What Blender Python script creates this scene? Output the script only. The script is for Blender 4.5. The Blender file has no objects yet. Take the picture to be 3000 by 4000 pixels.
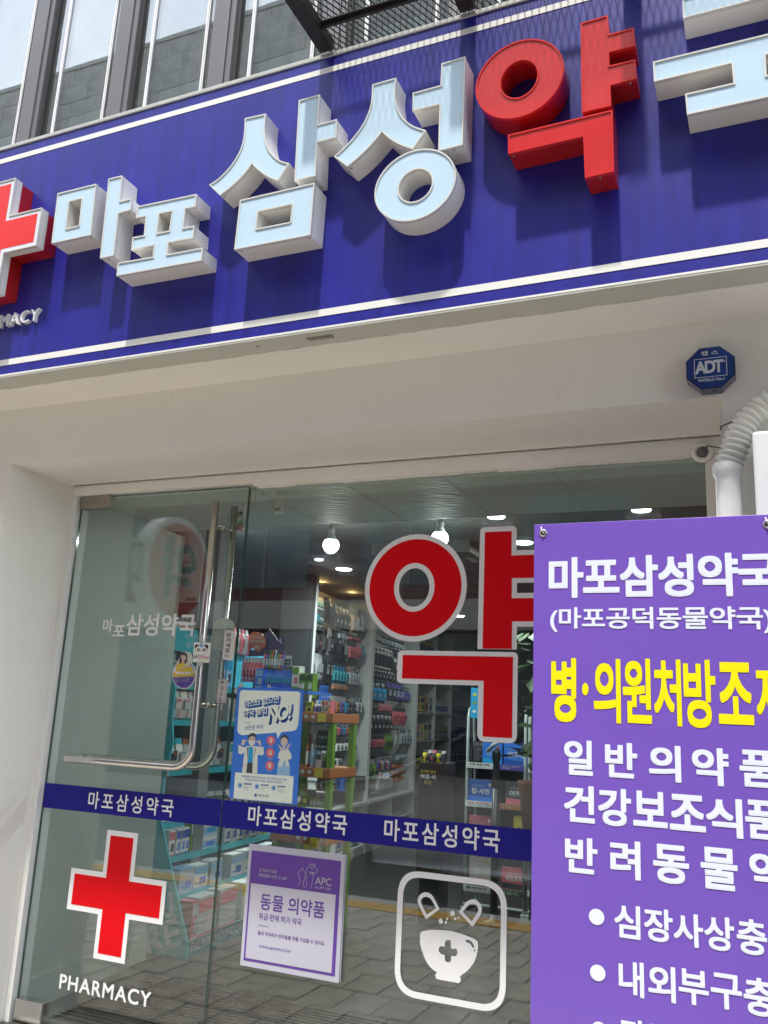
import bpy, bmesh, math, random
from mathutils import Vector, Matrix
from mathutils.geometry import tessellate_polygon
random.seed(7)
SC = bpy.context.scene
COL = SC.collection
# ------------------------------------------------------------------ camera
EYE = 1.35                                  # camera height above the pavement
F = 3422.41
_a, _b, _c = 0.42017196, 0.23066486, -0.04833828
_ca, _sa, _cb, _sb, _cc, _sc = math.cos(_a), math.sin(_a), math.cos(_b), math.sin(_b), math.cos(_c), math.sin(_c)
ROT = Matrix(((_ca, -_sa, 0), (_sa, _ca, 0), (0, 0, 1))) @ Matrix(((1, 0, 0), (0, _cb, -_sb), (0, _sb, _cb))) @ Matrix(((_cc, 0, _sc), (0, 1, 0), (-_sc, 0, _cc)))
cam_d = bpy.data.cameras.new('camera')
cam_d.sensor_fit = 'HORIZONTAL'; cam_d.sensor_width = 36
cam_d.lens = F / 3000 * 36; cam_d.clip_start = 0.05; cam_d.clip_end = 400
cam = bpy.data.objects.new('camera', cam_d); COL.objects.link(cam)
right, fwd, up = ROT.col[0], ROT.col[1], ROT.col[2]
cm = Matrix((( right[0], up[0], -fwd[0], 0), (right[1], up[1], -fwd[1], 0), (right[2], up[2], -fwd[2], EYE), (0, 0, 0, 1)))
cam.matrix_world = cm
SC.camera = cam
# ------------------------------------------------------------------ world, sun, exposure
SUN_EL, SUN_AZ = math.radians(70.0), math.radians(182)   # sun high above the street, almost square to the shop front
W = bpy.data.worlds.new('World'); SC.world = W; W.use_nodes = True
nt = W.node_tree; nt.nodes.clear()
sky = nt.nodes.new('ShaderNodeTexSky'); sky.sky_type = 'NISHITA'; sky.sun_disc = False
sky.sun_elevation = SUN_EL; sky.sun_rotation = SUN_AZ; sky.dust_density = 3.0; sky.air_density = 1.2
bgn = nt.nodes.new('ShaderNodeBackground'); bgn.inputs['Strength'].default_value = 0.15
wo = nt.nodes.new('ShaderNodeOutputWorld')
tcw = nt.nodes.new('ShaderNodeTexCoord'); nzw = nt.nodes.new('ShaderNodeTexNoise')
nzw.inputs['Scale'].default_value = 2.3; nzw.inputs['Detail'].default_value = 8; nzw.inputs['Roughness'].default_value = 0.6
rw = nt.nodes.new('ShaderNodeValToRGB'); rw.color_ramp.elements[0].position = 0.33; rw.color_ramp.elements[1].position = 0.62
mxw = nt.nodes.new('ShaderNodeMixRGB'); mxw.inputs[2].default_value = (6.6, 7.2, 7.7, 1)
nt.links.new(tcw.outputs['Generated'], nzw.inputs['Vector']); nt.links.new(nzw.outputs['Fac'], rw.inputs['Fac'])
nt.links.new(rw.outputs['Color'], mxw.inputs[0]); nt.links.new(sky.outputs['Color'], mxw.inputs[1])
nt.links.new(mxw.outputs[0], bgn.inputs['Color']); nt.links.new(bgn.outputs[0], wo.inputs['Surface'])
sun_d = bpy.data.lights.new('sun', 'SUN'); sun_d.energy = 2.0; sun_d.angle = math.radians(2.0); sun_d.color = (1, 0.96, 0.9)
sun = bpy.data.objects.new('sun', sun_d); COL.objects.link(sun)
sdir = Vector((math.cos(SUN_EL) * math.sin(SUN_AZ), math.cos(SUN_EL) * math.cos(SUN_AZ), math.sin(SUN_EL)))  # towards the sun
sun.rotation_euler = sdir.to_track_quat('Z', 'Y').to_euler(); sun.location = (0, -6, 12)
SC.view_settings.view_transform = 'Standard'; SC.view_settings.look = 'None'
SC.view_settings.gamma = 1; SC.view_settings.use_curve_mapping = False
SC.view_settings.exposure = 1.45
SC.cycles.use_denoising = True
SC.cycles.max_bounces = 10; SC.cycles.transparent_max_bounces = 24; SC.cycles.glossy_bounces = 4
SC.cycles.sample_clamp_indirect = 4.0; SC.cycles.caustics_reflective = False; SC.cycles.caustics_refractive = False
# ------------------------------------------------------------------ projection: photograph pixel -> point on a real plane
def ray(x, y): return ROT @ Vector(((x - 1500) / F, 1, -(y - 2000) / F))
def onY(x, y, d):
    r = ray(x, y); return Vector((r.x * d / r.y, d, r.z * d / r.y + EYE))
def onX(x, y, d):
    r = ray(x, y); return Vector((d, r.y * d / r.x, r.z * d / r.x + EYE))
def onZ(x, y, z):
    r = ray(x, y); t = (z - EYE) / r.z; return Vector((r.x * t, r.y * t, z))
def onL(x, y, a, b):                         # vertical plane X = a + b*Y
    r = ray(x, y); t = a / (r.x - b * r.y); return Vector((r.x * t, r.y * t, r.z * t + EYE))
def PY(d): return lambda x, y: onY(x, y, d)
def PL(a, b): return lambda x, y: onL(x, y, a, b)
def zm(ox, oy, s): return lambda x, y: (ox + x * s, oy + y * s)      # coordinates read in an enlargement
Za = zm(0, 650, .36166); Zb = zm(360, 660, .30139); Zc = zm(800, 350, .36166); Zd = zm(1280, 200, .37372)
Ze = zm(1830, 30, .42194); Zf = zm(2520, 0, .28933); Zg = zm(1400, 2030, .42194); Zq = zm(1450, 3300, .42194)
D = zm(0, 0, 1.80832)
# ------------------------------------------------------------------ materials
MATS = {}
def mat(name, col, rough=0.5, metal=0.0, var=0.06, vs=9.0, bump=0.0, bs=60.0, coat=0.0, emit=0.0, spec=0.5, streak=False, dirt=0.0):
    if name in MATS: return MATS[name]
    m = bpy.data.materials.new(name); m.use_nodes = True; MATS[name] = m
    n = m.node_tree; p = n.nodes['Principled BSDF']
    col = tuple(col) + (1,) if len(col) == 3 else col
    p.inputs['Roughness'].default_value = rough; p.inputs['Metallic'].default_value = metal
    p.inputs['Specular IOR Level'].default_value = spec
    if coat: p.inputs['Coat Weight'].default_value = coat; p.inputs['Coat Roughness'].default_value = 0.06
    if emit:
        p.inputs['Emission Color'].default_value = col; p.inputs['Emission Strength'].default_value = emit
    tc = n.nodes.new('ShaderNodeTexCoord'); mp = n.nodes.new('ShaderNodeMapping')
    n.links.new(tc.outputs['Object'], mp.inputs['Vector'])
    if streak: mp.inputs['Scale'].default_value = (6, 6, .35)
    nz = n.nodes.new('ShaderNodeTexNoise'); nz.inputs['Scale'].default_value = vs; nz.inputs['Detail'].default_value = 6
    n.links.new(mp.outputs[0], nz.inputs['Vector'])
    mr = n.nodes.new('ShaderNodeMapRange'); mr.inputs[1].default_value = .25; mr.inputs[2].default_value = .75
    mr.inputs[3].default_value = 1 - var; mr.inputs[4].default_value = 1 + var
    n.links.new(nz.outputs['Fac'], mr.inputs[0])
    mul = n.nodes.new('ShaderNodeMixRGB'); mul.blend_type = 'MULTIPLY'; mul.inputs[0].default_value = 1; mul.inputs[1].default_value = col
    n.links.new(mr.outputs[0], mul.inputs[2]); last = mul.outputs[0]
    if dirt:
        nd = n.nodes.new('ShaderNodeTexNoise'); nd.inputs['Scale'].default_value = 55; nd.inputs['Detail'].default_value = 3
        n.links.new(tc.outputs['Object'], nd.inputs['Vector'])
        nd2 = n.nodes.new('ShaderNodeTexNoise'); nd2.inputs['Scale'].default_value = 3.5; nd2.inputs['Detail'].default_value = 2
        n.links.new(tc.outputs['Object'], nd2.inputs['Vector'])
        mm = n.nodes.new('ShaderNodeMath'); mm.operation = 'MULTIPLY'; n.links.new(nd.outputs['Fac'], mm.inputs[0]); n.links.new(nd2.outputs['Fac'], mm.inputs[1])
        r = n.nodes.new('ShaderNodeValToRGB'); r.color_ramp.elements[0].position = .37; r.color_ramp.elements[1].position = .44
        n.links.new(mm.outputs[0], r.inputs[0])
        ds = n.nodes.new('ShaderNodeMath'); ds.operation = 'MULTIPLY'; ds.inputs[1].default_value = dirt; n.links.new(r.outputs[0], ds.inputs[0])
        dm = n.nodes.new('ShaderNodeMixRGB'); dm.inputs[2].default_value = (.10, .085, .06, 1)
        n.links.new(ds.outputs[0], dm.inputs[0]); n.links.new(last, dm.inputs[1]); last = dm.outputs[0]
    n.links.new(last, p.inputs['Base Color'])
    if bump:
        nb = n.nodes.new('ShaderNodeTexNoise'); nb.inputs['Scale'].default_value = bs; nb.inputs['Detail'].default_value = 5
        n.links.new(tc.outputs['Object'], nb.inputs['Vector'])
        b = n.nodes.new('ShaderNodeBump'); b.inputs['Strength'].default_value = bump; b.inputs['Distance'].default_value = .01
        n.links.new(nb.outputs['Fac'], b.inputs['Height']); n.links.new(b.outputs[0], p.inputs['Normal'])
    return m
def glassmat(name, tint, boost=1.0, ior=1.5, wave=0.0, dust=0.0):
    m = bpy.data.materials.new(name); m.use_nodes = True; n = m.node_tree; n.nodes.clear()
    o = n.nodes.new('ShaderNodeOutputMaterial'); mx = n.nodes.new('ShaderNodeMixShader')
    t = n.nodes.new('ShaderNodeBsdfTransparent'); t.inputs[0].default_value = tuple(tint) + (1,)
    g = n.nodes.new('ShaderNodeBsdfGlossy'); g.inputs['Roughness'].default_value = 0.0; g.inputs['Color'].default_value = (1, 1, 1, 1)
    fr = n.nodes.new('ShaderNodeFresnel'); ge = n.nodes.new('ShaderNodeNewGeometry')
    im = n.nodes.new('ShaderNodeMapRange'); im.inputs[3].default_value = ior; im.inputs[4].default_value = 1 / ior   # straight-through rays: same index on both faces
    n.links.new(ge.outputs['Backfacing'], im.inputs[0]); n.links.new(im.outputs[0], fr.inputs[0])
    mu = n.nodes.new('ShaderNodeMath'); mu.operation = 'MULTIPLY'; mu.use_clamp = True; mu.inputs[1].default_value = boost
    n.links.new(fr.outputs[0], mu.inputs[0]); n.links.new(mu.outputs[0], mx.inputs[0])
    n.links.new(t.outputs[0], mx.inputs[1]); n.links.new(g.outputs[0], mx.inputs[2]); n.links.new(mx.outputs[0], o.inputs[0])
    if dust:                                  # streaky film of dust and wiped smears
        tcd = n.nodes.new('ShaderNodeTexCoord'); mpd = n.nodes.new('ShaderNodeMapping'); mpd.inputs['Scale'].default_value = (7, 7, 1.1); mpd.inputs['Rotation'].default_value = (0, .25, 0)
        nd = n.nodes.new('ShaderNodeTexNoise'); nd.inputs['Scale'].default_value = 1.6; nd.inputs['Detail'].default_value = 7
        md = n.nodes.new('ShaderNodeMapRange'); md.inputs[1].default_value = .42; md.inputs[2].default_value = .78; md.inputs[3].default_value = dust * .25; md.inputs[4].default_value = dust * 2
        df = n.nodes.new('ShaderNodeBsdfDiffuse'); df.inputs[0].default_value = (.7, .7, .68, 1); m2 = n.nodes.new('ShaderNodeMixShader')
        n.links.new(tcd.outputs['Object'], mpd.inputs[0]); n.links.new(mpd.outputs[0], nd.inputs[0]); n.links.new(nd.outputs['Fac'], md.inputs[0]); n.links.new(md.outputs[0], m2.inputs[0])
        n.links.new(mx.outputs[0], m2.inputs[1]); n.links.new(df.outputs[0], m2.inputs[2]); n.links.new(m2.outputs[0], o.inputs[0])
    if wave:
        tc = n.nodes.new('ShaderNodeTexCoord'); nb = n.nodes.new('ShaderNodeTexNoise'); nb.inputs['Scale'].default_value = 2.5
        b = n.nodes.new('ShaderNodeBump'); b.inputs['Strength'].default_value = wave; b.inputs['Distance'].default_value = .01
        n.links.new(tc.outputs['Object'], nb.inputs['Vector']); n.links.new(nb.outputs['Fac'], b.inputs['Height']); n.links.new(b.outputs[0], g.inputs['Normal'])
    return m
def woodceil():
    m = mat('grained_ceiling_board', (.60, .63, .575), .55, var=.03)
    n = m.node_tree; p = n.nodes['Principled BSDF']
    tc = n.nodes.new('ShaderNodeTexCoord'); mp = n.nodes.new('ShaderNodeMapping'); mp.inputs['Scale'].default_value = (1.2, 5, 1)
    mp.inputs['Rotation'].default_value = (0, 0, .5)
    w = n.nodes.new('ShaderNodeTexWave'); w.inputs['Scale'].default_value = 3; w.inputs['Distortion'].default_value = 9; w.inputs['Detail'].default_value = 2
    b = n.nodes.new('ShaderNodeBump'); b.inputs['Strength'].default_value = .5; b.inputs['Distance'].default_value = .004
    n.links.new(tc.outputs['Object'], mp.inputs[0]); n.links.new(mp.outputs[0], w.inputs[0]); n.links.new(w.outputs['Fac'], b.inputs['Height']); n.links.new(b.outputs[0], p.inputs['Normal'])
    return m
M = dict(
    blue=mat('blue_sign_film', (.017, .018, .25), .36, var=.24, vs=4, streak=True, bump=.12, bs=7, spec=.5, dirt=.05),
    line=mat('white_film_line', (.78, .78, .74), .4, var=.04),
    alu=mat('painted_aluminium_edge', (.50, .51, .47), .35, .25, var=.08, dirt=.3),
    aluw=mat('grey_aluminium_trim', (.54, .55, .49), .45, var=.05, dirt=.2),
    lside=mat('white_letter_return', (.76, .75, .71), .32, var=.06, vs=5, dirt=.6),
    lrim=mat('silver_white_rim', (.74, .74, .70), .22, .2, var=.04),
    lface=mat('pale_blue_acrylic', (.55, .73, .86), .08, var=.03, vs=2, coat=.4),
    rside=mat('red_letter_return', (.42, .012, .010), .25, var=.12, coat=.2),
    rrim=mat('red_rim', (.62, .03, .03), .2, var=.06, coat=.4),
    rface=mat('red_acrylic', (.62, .035, .038), .10, var=.06, vs=3, coat=1.0),
    cross=mat('cross_red_face', (.78, .030, .03), .3, var=.03),
    crossw=mat('cross_white_border', (.74, .76, .84), .3, var=.03),
    plaster=mat('cream_painted_plaster', (.865, .845, .79), .65, var=.04, vs=2.0, bump=.10, bs=25, dirt=.05),
    plasterw=mat('white_painted_plaster', (.77, .775, .76), .6, var=.03, vs=2.5, bump=.08, bs=18, dirt=.03),
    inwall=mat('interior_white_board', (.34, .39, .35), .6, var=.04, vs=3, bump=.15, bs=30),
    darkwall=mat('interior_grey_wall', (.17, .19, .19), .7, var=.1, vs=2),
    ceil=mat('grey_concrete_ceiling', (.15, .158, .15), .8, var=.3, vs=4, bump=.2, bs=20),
    wceil=woodceil(),
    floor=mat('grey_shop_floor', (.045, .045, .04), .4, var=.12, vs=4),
    matt=mat('dark_rubber_mat', (.035, .035, .032), .7, var=.15),
    paver=mat('grey_concrete_paver', (.35, .315, .265), .85, var=.3, vs=14, bump=.5, bs=120),
    joint=mat('sand_joint', (.10, .095, .08), .95, var=.2),
    yellow=mat('yellow_tactile_paver', (.52, .29, .03), .75, var=.12, bump=.3, bs=90),
    asphalt=mat('asphalt', (.10, .10, .10), .9, var=.25, vs=60, bump=.6, bs=180),
    kerb=mat('granite_kerb', (.34, .33, .32), .8, var=.12, vs=50),
    steel=mat('brushed_stainless_steel', (.62, .60, .57), .20, 1.0, var=.08, vs=30),
    steeld=mat('scuffed_steel_fitting', (.42, .39, .35), .32, 1.0, var=.2, vs=12),
    red=mat('red_vinyl', (.74, .003, .009), .5, var=.02, spec=.15),
    white=mat('white_vinyl', (.84, .86, .88), .45, var=.02, spec=.3),
    whitel=mat('translucent_white_vinyl', (.86, .88, .90), .5, var=.02),
    navy=mat('navy_vinyl_strip', (.014, .012, .24), .4, var=.04, spec=.2),
    purple=mat('purple_banner_print', (.170, .088, .475), .30, var=.05, vs=1.5, coat=.15, bump=.35, bs=2.2),
    bwhite=mat('white_print', (.74, .78, .88), .35, var=.01),
    byellow=mat('yellow_print', (.88, .76, .004), .35, var=.01),
    black=mat('black_plastic', (.018, .018, .02), .4, var=.1),
    blackp=mat('black_print', (.02, .02, .022), .5),
    rust=mat('rusty_black_steel', (.022, .018, .015), .55, .3, var=.5, vs=22, bump=.3, bs=70),
    mull=mat('dark_grey_window_frame', (.165, .16, .17), .42, .2, var=.06, vs=3),
    mulld=mat('black_window_gasket', (.03, .03, .03), .6),
    strip=mat('bright_aluminium_spacer', (.88, .89, .9), .3, .0, var=.04, vs=4),
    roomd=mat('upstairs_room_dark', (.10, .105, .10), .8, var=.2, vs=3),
    stone=mat('dark_stone_cladding', (.36, .36, .33), .6, var=.3, vs=2, bump=.2, bs=25),
    stonej=mat('dark_stone_joint', (.12, .04, .04), .9),
    beige=mat('cream_render_wall', (.45, .42, .36), .8, var=.06),
    winb=mat('dark_window_glass', (.05, .06, .07), .08, var=.1),
    duct=mat('aged_white_plastic', (.70, .69, .62), .4, var=.06, vs=8, dirt=.75),
    pipe=mat('white_pipe_tape', (.76, .77, .75), .35, var=.03, vs=12, bump=.15, bs=40),
    cover=mat('white_steel_cover', (.72, .74, .73), .35, var=.02),
    adt=mat('translucent_blue_lens', (.004, .055, .30), .12, var=.5, vs=25, coat=.8),
    adtd=mat('dark_blue_housing', (.006, .012, .07), .15, coat=.5),
    print_w=mat('white_lens_print', (.62, .70, .80), .4),
    ivory=mat('ivory_plastic', (.66, .66, .60), .4, var=.03),
    shelfw=mat('white_shelf_panel', (.60, .61, .60), .5, var=.04),
    peg=mat('pale_grey_pegboard', (.46, .47, .46), .55, var=.05),
    hook=mat('dark_wire_hook', (.05, .05, .055), .3, .8),
    teal=mat('teal_print', (.03, .40, .47), .5, var=.08, vs=5),
    teald=mat('dark_teal_print', (.02, .24, .31), .5, var=.08, vs=5),
    greyprint=mat('grey_white_print', (.50, .53, .55), .5, var=.03),
    orange=mat('orange_shelf', (.46, .15, .045), .5, var=.05),
    lime=mat('lime_green_frame', (.17, .34, .03), .4, var=.04),
    yprint=mat('yellow_card', (.75, .62, .02), .5),
    rackw=mat('white_tube_rack', (.50, .56, .54), .3, var=.03),
    copper=mat('copper_bell', (.55, .25, .14), .3, .8, var=.2, vs=20),
    brass=mat('brass_charm', (.42, .34, .10), .4, .7, var=.2, vs=30),
    paper=mat('white_paper', (.74, .75, .72), .5, var=.02),
    cream=mat('pale_green_white_print', (.80, .90, .82), .45, var=.02),
    pblue=mat('poster_blue', (.045, .20, .72), .35, var=.03),
    pdblue=mat('poster_deep_blue', (.015, .10, .42), .4),
    sky_b=mat('light_blue_print', (.30, .52, .74), .45),
    cyan=mat('cyan_print', (.01, .36, .66), .45),
    coat=mat('coat_white_print', (.72, .76, .70), .45),
    skin=mat('skin_print', (.66, .55, .50), .45),
    pink=mat('pink_print', (.70, .16, .20), .45),
    dark=mat('dark_grey_print', (.05, .05, .06), .5),
    apcw=mat('white_acrylic_board', (.50, .51, .62), .25, var=.01, coat=.3),
    apcp=mat('violet_print', (.12, .045, .33), .35, var=.02),
    violet=mat('violet_blue_print', (.12, .09, .42), .4),
    mustard=mat('mustard_print', (.72, .55, .06), .5),
    wood=mat('brown_cable', (.05, .03, .02), .6),
    leaf=mat('green_leaf', (.035, .075, .02), .5, var=.3, vs=12),
    soil=mat('terracotta_pot', (.25, .10, .05), .8),
    carp=mat('silver_car_paint', (.45, .47, .49), .25, .4, coat=1.0, var=.02),
    carw=mat('car_window_glass', (.02, .025, .03), .05),
    tyre=mat('black_tyre', (.02, .02, .02), .8),
    glow=mat('lit_lamp_globe', (1.0, 1.0, .96), .4, emit=5.0),
    glowd=mat('lit_downlight_lens', (.9, .97, 1.0), .4, emit=6.0),
    gloww=mat('warm_spot_lens', (1.0, .62, .22), .4, emit=5.0),
    bulbn=mat('porcelain_socket', (.55, .57, .57), .4),
    pull=mat('brushed_metal_plate', (.60, .60, .60), .35, .2, var=.12, vs=14),
    tape=mat('clear_tape', (.40, .44, .42), .2),
)
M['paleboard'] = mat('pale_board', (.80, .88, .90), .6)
M['glass'] = glassmat('clear_shop_glass', (.91, .96, .94), 1.5, wave=.012, dust=.012)
M['glassup'] = glassmat('reflective_window_glass', (.60, .66, .66), 1.55, 2.1, wave=.02, dust=.06)
M['glassedge'] = mat('green_glass_edge', (.03, .09, .07), .1, coat=.6)
# ------------------------------------------------------------------ object helpers
def tag(o, label=None, cat=None, group=None, kind=None):
    if label: o['label'] = label
    if cat: o['category'] = cat
    if group: o['group'] = group
    if kind: o['kind'] = kind
    return o
def wpos(o):
    v = Vector(o.location); p = o.parent
    while p: v += Vector(p.location); p = p.parent
    return v
def E(name, label, cat, loc, group=None):
    o = bpy.data.objects.new(name, None); o.empty_display_size = .05; COL.objects.link(o); o.location = loc
    return tag(o, label, cat, group)
def link(name, me, parent=None):
    o = bpy.data.objects.new(name, me); COL.objects.link(o)
    if parent: o.parent = parent
    return o
def MO(name, verts, faces, m, parent=None, mi=None, smooth=False):
    """mesh object from world-space vertices; its origin goes to the middle of its base"""
    vs = [Vector(v) for v in verts]
    lo = Vector((min(v.x for v in vs), min(v.y for v in vs), min(v.z for v in vs)))
    hi = Vector((max(v.x for v in vs), max(v.y for v in vs), max(v.z for v in vs)))
    org = Vector(((lo.x + hi.x) / 2, (lo.y + hi.y) / 2, lo.z))
    me = bpy.data.meshes.new(name); me.from_pydata([v - org for v in vs], [], faces); 
    for k in (m if isinstance(m, (list, tuple)) else [m]): me.materials.append(k)
    if mi: me.polygons.foreach_set('material_index', mi)
    if smooth: me.polygons.foreach_set('use_smooth', [True] * len(me.polygons))
    me.update()
    o = link(name, me, parent); o.location = org - (wpos(parent) if parent else Vector((0, 0, 0)))
    return o
class G:
    """collects geometry of one mesh"""
    def __init__(s): s.v = []; s.f = []; s.m = []
    def add(s, v, f, m=0):
        b = len(s.v); s.v += [Vector(x) for x in v]; s.f += [tuple(i + b for i in q) for q in f]; s.m += [m] * len(f); return s
    def box(s, x0, x1, y0, y1, z0, z1, m=0, bev=0):
        if bev:
            bm = bmesh.new(); bmesh.ops.create_cube(bm, size=1)
            for v in bm.verts: v.co = Vector(((x0 + x1) / 2 + v.co.x * (x1 - x0), (y0 + y1) / 2 + v.co.y * (y1 - y0), (z0 + z1) / 2 + v.co.z * (z1 - z0)))
            bmesh.ops.bevel(bm, geom=bm.edges[:], offset=bev, segments=2, affect='EDGES', profile=.5)
            bm.verts.index_update(); s.add([v.co.copy() for v in bm.verts], [[v.index for v in f.verts] for f in bm.faces], m); bm.free(); return s
        v = [(x, y, z) for z in (z0, z1) for x, y in ((x0, y0), (x1, y0), (x1, y1), (x0, y1))]
        return s.add(v, [(3, 2, 1, 0), (4, 5, 6, 7), (0, 1, 5, 4), (1, 2, 6, 5), (2, 3, 7, 6), (3, 0, 4, 7)], m)
    def obox(s, o, u, v, n, m=0):            # box from a corner and three edge vectors
        o, u, v, n = map(Vector, (o, u, v, n))
        p = [o, o + u, o + u + n, o + n]; p += [q + v for q in p]
        return s.add(p, [(0, 1, 2, 3), (7, 6, 5, 4), (4, 5, 1, 0), (5, 6, 2, 1), (6, 7, 3, 2), (7, 4, 0, 3)], m)
    def tube(s, path, r, seg=12, m=0, caps=True):
        path = [Vector(p) for p in path]; n = len(path); rs = r if isinstance(r, (list, tuple)) else [r] * n
        prev = None; V = []; Fc = []
        for i, p in enumerate(path):
            t = ((path[min(i + 1, n - 1)] - p).normalized() + (p - path[max(i - 1, 0)]).normalized())
            if t.length < 1e-6: t = path[min(i + 1, n - 1)] - path[max(i - 1, 0)]
            t.normalize()
            if prev is None:
                a = Vector((0, 0, 1)) if abs(t.z) < .9 else Vector((1, 0, 0)); u = t.cross(a).normalized()
            else: u = (prev - t * prev.dot(t)).normalized()
            prev = u; w = t.cross(u)
            for k in range(seg):
                an = 2 * math.pi * k / seg; V.append(p + (u * math.cos(an) + w * math.sin(an)) * rs[i])
        for i in range(n - 1):
            for k in range(seg):
                a = i * seg + k; b = i * seg + (k + 1) % seg; Fc.append((a, b, b + seg, a + seg))
        if caps: Fc.append(tuple(range(seg - 1, -1, -1))); Fc.append(tuple((n - 1) * seg + k for k in range(seg)))
        return s.add(V, Fc, m)
    def lathe(s, prof, c, seg=20, m=0, axis='z'):
        V = []; Fc = []; c = Vector(c)
        for r, h in prof:
            for k in range(seg):
                a = 2 * math.pi * k / seg
                V.append(c + (Vector((r * math.cos(a), r * math.sin(a), h)) if axis == 'z' else Vector((r * math.cos(a), h, r * math.sin(a)))))
        for i in range(len(prof) - 1):
            for k in range(seg):
                a = i * seg + k; b = i * seg + (k + 1) % seg; Fc.append((a, b, b + seg, a + seg))
        Fc.append(tuple(range(seg - 1, -1, -1))); Fc.append(tuple((len(prof) - 1) * seg + k for k in range(seg)))
        return s.add(V, Fc, m)
    def flat(s, loops, n, off=0.0, m=0):       # filled flat figure, loops = world points (holes allowed)
        n = Vector(n)
        loops = [[Vector(p) + n * off for p in l] for l in loops]
        b = len(s.v)
        for l in loops: s.v += l
        for t in tessellate_polygon(loops): s.f.append(tuple(i + b for i in t)); s.m.append(m)
        return s
    def build(s, name, mats, parent=None, smooth=False):
        mats = mats if isinstance(mats, (list, tuple)) else [mats]
        return MO(name, s.v, s.f, mats, parent, s.m if len(mats) > 1 else None, smooth)
def fixnorm(o, n):                            # make a flat sheet face along n
    me = o.data; n = Vector(n)
    fl = [p.index for p in me.polygons if p.normal.dot(n) < 0]
    if fl:
        bm = bmesh.new(); bm.from_mesh(me); bm.faces.ensure_lookup_table()
        bmesh.ops.reverse_faces(bm, faces=[bm.faces[i] for i in fl]); bm.to_mesh(me); bm.free()
    return o
def box(name, x0, x1, y0, y1, z0, z1, m, parent=None, bev=0): return G().box(x0, x1, y0, y1, z0, z1, 0, bev).build(name, m, parent)
def smoothloop(segs, k=5):
    """segs: list of point lists; each list with more than two points is a curve between corners"""
    out = []
    for sg in segs:
        if len(sg) == 2: out.append(Vector(sg[0])); continue
        P = [Vector(p) for p in sg]
        for i in range(len(P) - 1):
            p0 = P[max(i - 1, 0)]; p1 = P[i]; p2 = P[i + 1]; p3 = P[min(i + 2, len(P) - 1)]
            for j in range(k):
                t = j / k
                out.append(.5 * ((2 * p1) + (p2 - p0) * t + (2 * p0 - 5 * p1 + 4 * p2 - p3) * t * t + (3 * p1 - p0 - 3 * p2 + p3) * t ** 3))
    return out
def area(l): return .5 * sum(l[i][0] * l[(i + 1) % len(l)][1] - l[(i + 1) % len(l)][0] * l[i][1] for i in range(len(l)))
def inset(l, d):
    """miter offset of a closed 2D loop, d > 0 shrinks a counter-clockwise loop"""
    n = len(l); out = []
    for i in range(n):
        p0, p1, p2 = Vector(l[i - 1]), Vector(l[i]), Vector(l[(i + 1) % n])
        a = (p1 - p0); b = (p2 - p1)
        if a.length < 1e-9 or b.length < 1e-9: out.append(p1); continue
        a.normalize(); b.normalize(); na = Vector((-a.y, a.x)); nb = Vector((-b.y, b.x)); q = na + nb
        if q.length < 1e-6: out.append(p1 + na * d); continue
        q.normalize(); out.append(p1 + q * min(d / max(q.dot(na), .35), d * 2.5 if d > 0 else 9))
    return out
def roundloop(l, r, k=5):
    """round the convex and concave corners of a 2D loop"""
    n = len(l); out = []
    for i in range(n):
        p0, p1, p2 = Vector(l[i - 1]), Vector(l[i]), Vector(l[(i + 1) % n]); rr = r[i] if isinstance(r, (list, tuple)) else r
        if rr <= 0: out.append(p1); continue
        a = p1 + (p0 - p1).normalized() * rr; b = p1 + (p2 - p1).normalized() * rr
        for j in range(k + 1):
            t = j / k; out.append(a * (1 - t) ** 2 + p1 * 2 * t * (1 - t) + b * t * t)
    return out
def ell(cx, cy, rx, ry, n=40, rot=0): return [Vector((cx + rx * math.cos(t) * math.cos(rot) - ry * math.sin(t) * math.sin(rot), cy + rx * math.cos(t) * math.sin(rot) + ry * math.sin(t) * math.cos(rot))) for t in [2 * math.pi * i / n for i in range(n)]]
def xz(loop, zf, Y): return [Vector((p.x, p.z)) for p in (onY(*zf(*q), Y) for q in loop)]   # traced px -> (X,Z) on a frontal plane
def at(l, Y): return [Vector((p[0], Y, p[1])) for p in l]
# text -----------------------------------------------------------------------------------
GL = {}                                       # (character, weight) -> (vertices, faces, advance)
def glyphs(chars, w):
    chars = [c for c in dict.fromkeys(chars) if (c, w) not in GL and c not in ' \n']
    if not chars: return
    cu = bpy.data.curves.new('lettering', 'FONT'); cu.offset = w; cu.resolution_u = 4; cu.space_line = 3
    cu.body = '\n'.join(c + '\n' + c + c for c in chars) + '\nH H'
    o = bpy.data.objects.new('lettering', cu); me = bpy.data.meshes.new_from_object(o)
    V = [v.co.copy() for v in me.vertices]; rows = {}
    for p in me.polygons:
        vs = tuple(p.vertices); y = sum(V[i].y for i in vs) / len(vs); rows.setdefault(round((.35 - y) / 3), []).append(vs)
    for k, c in enumerate(chars):
        f = rows.get(2 * k, []); ids = sorted({i for q in f for i in q}); mp = {i: n for n, i in enumerate(ids)}
        vs = [(V[i].x, V[i].y + 6 * k) for i in ids]; ff = [tuple(mp[i] for i in q) for q in f]
        ids2 = {i for q in rows.get(2 * k + 1, []) for i in q}
        adv = max(V[i].x for i in ids2) - max(v[0] for v in vs)
        GL[(c, w)] = (vs, ff, adv)
    bpy.data.objects.remove(o); bpy.data.curves.remove(cu); bpy.data.meshes.remove(me)
_T = {}
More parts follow.
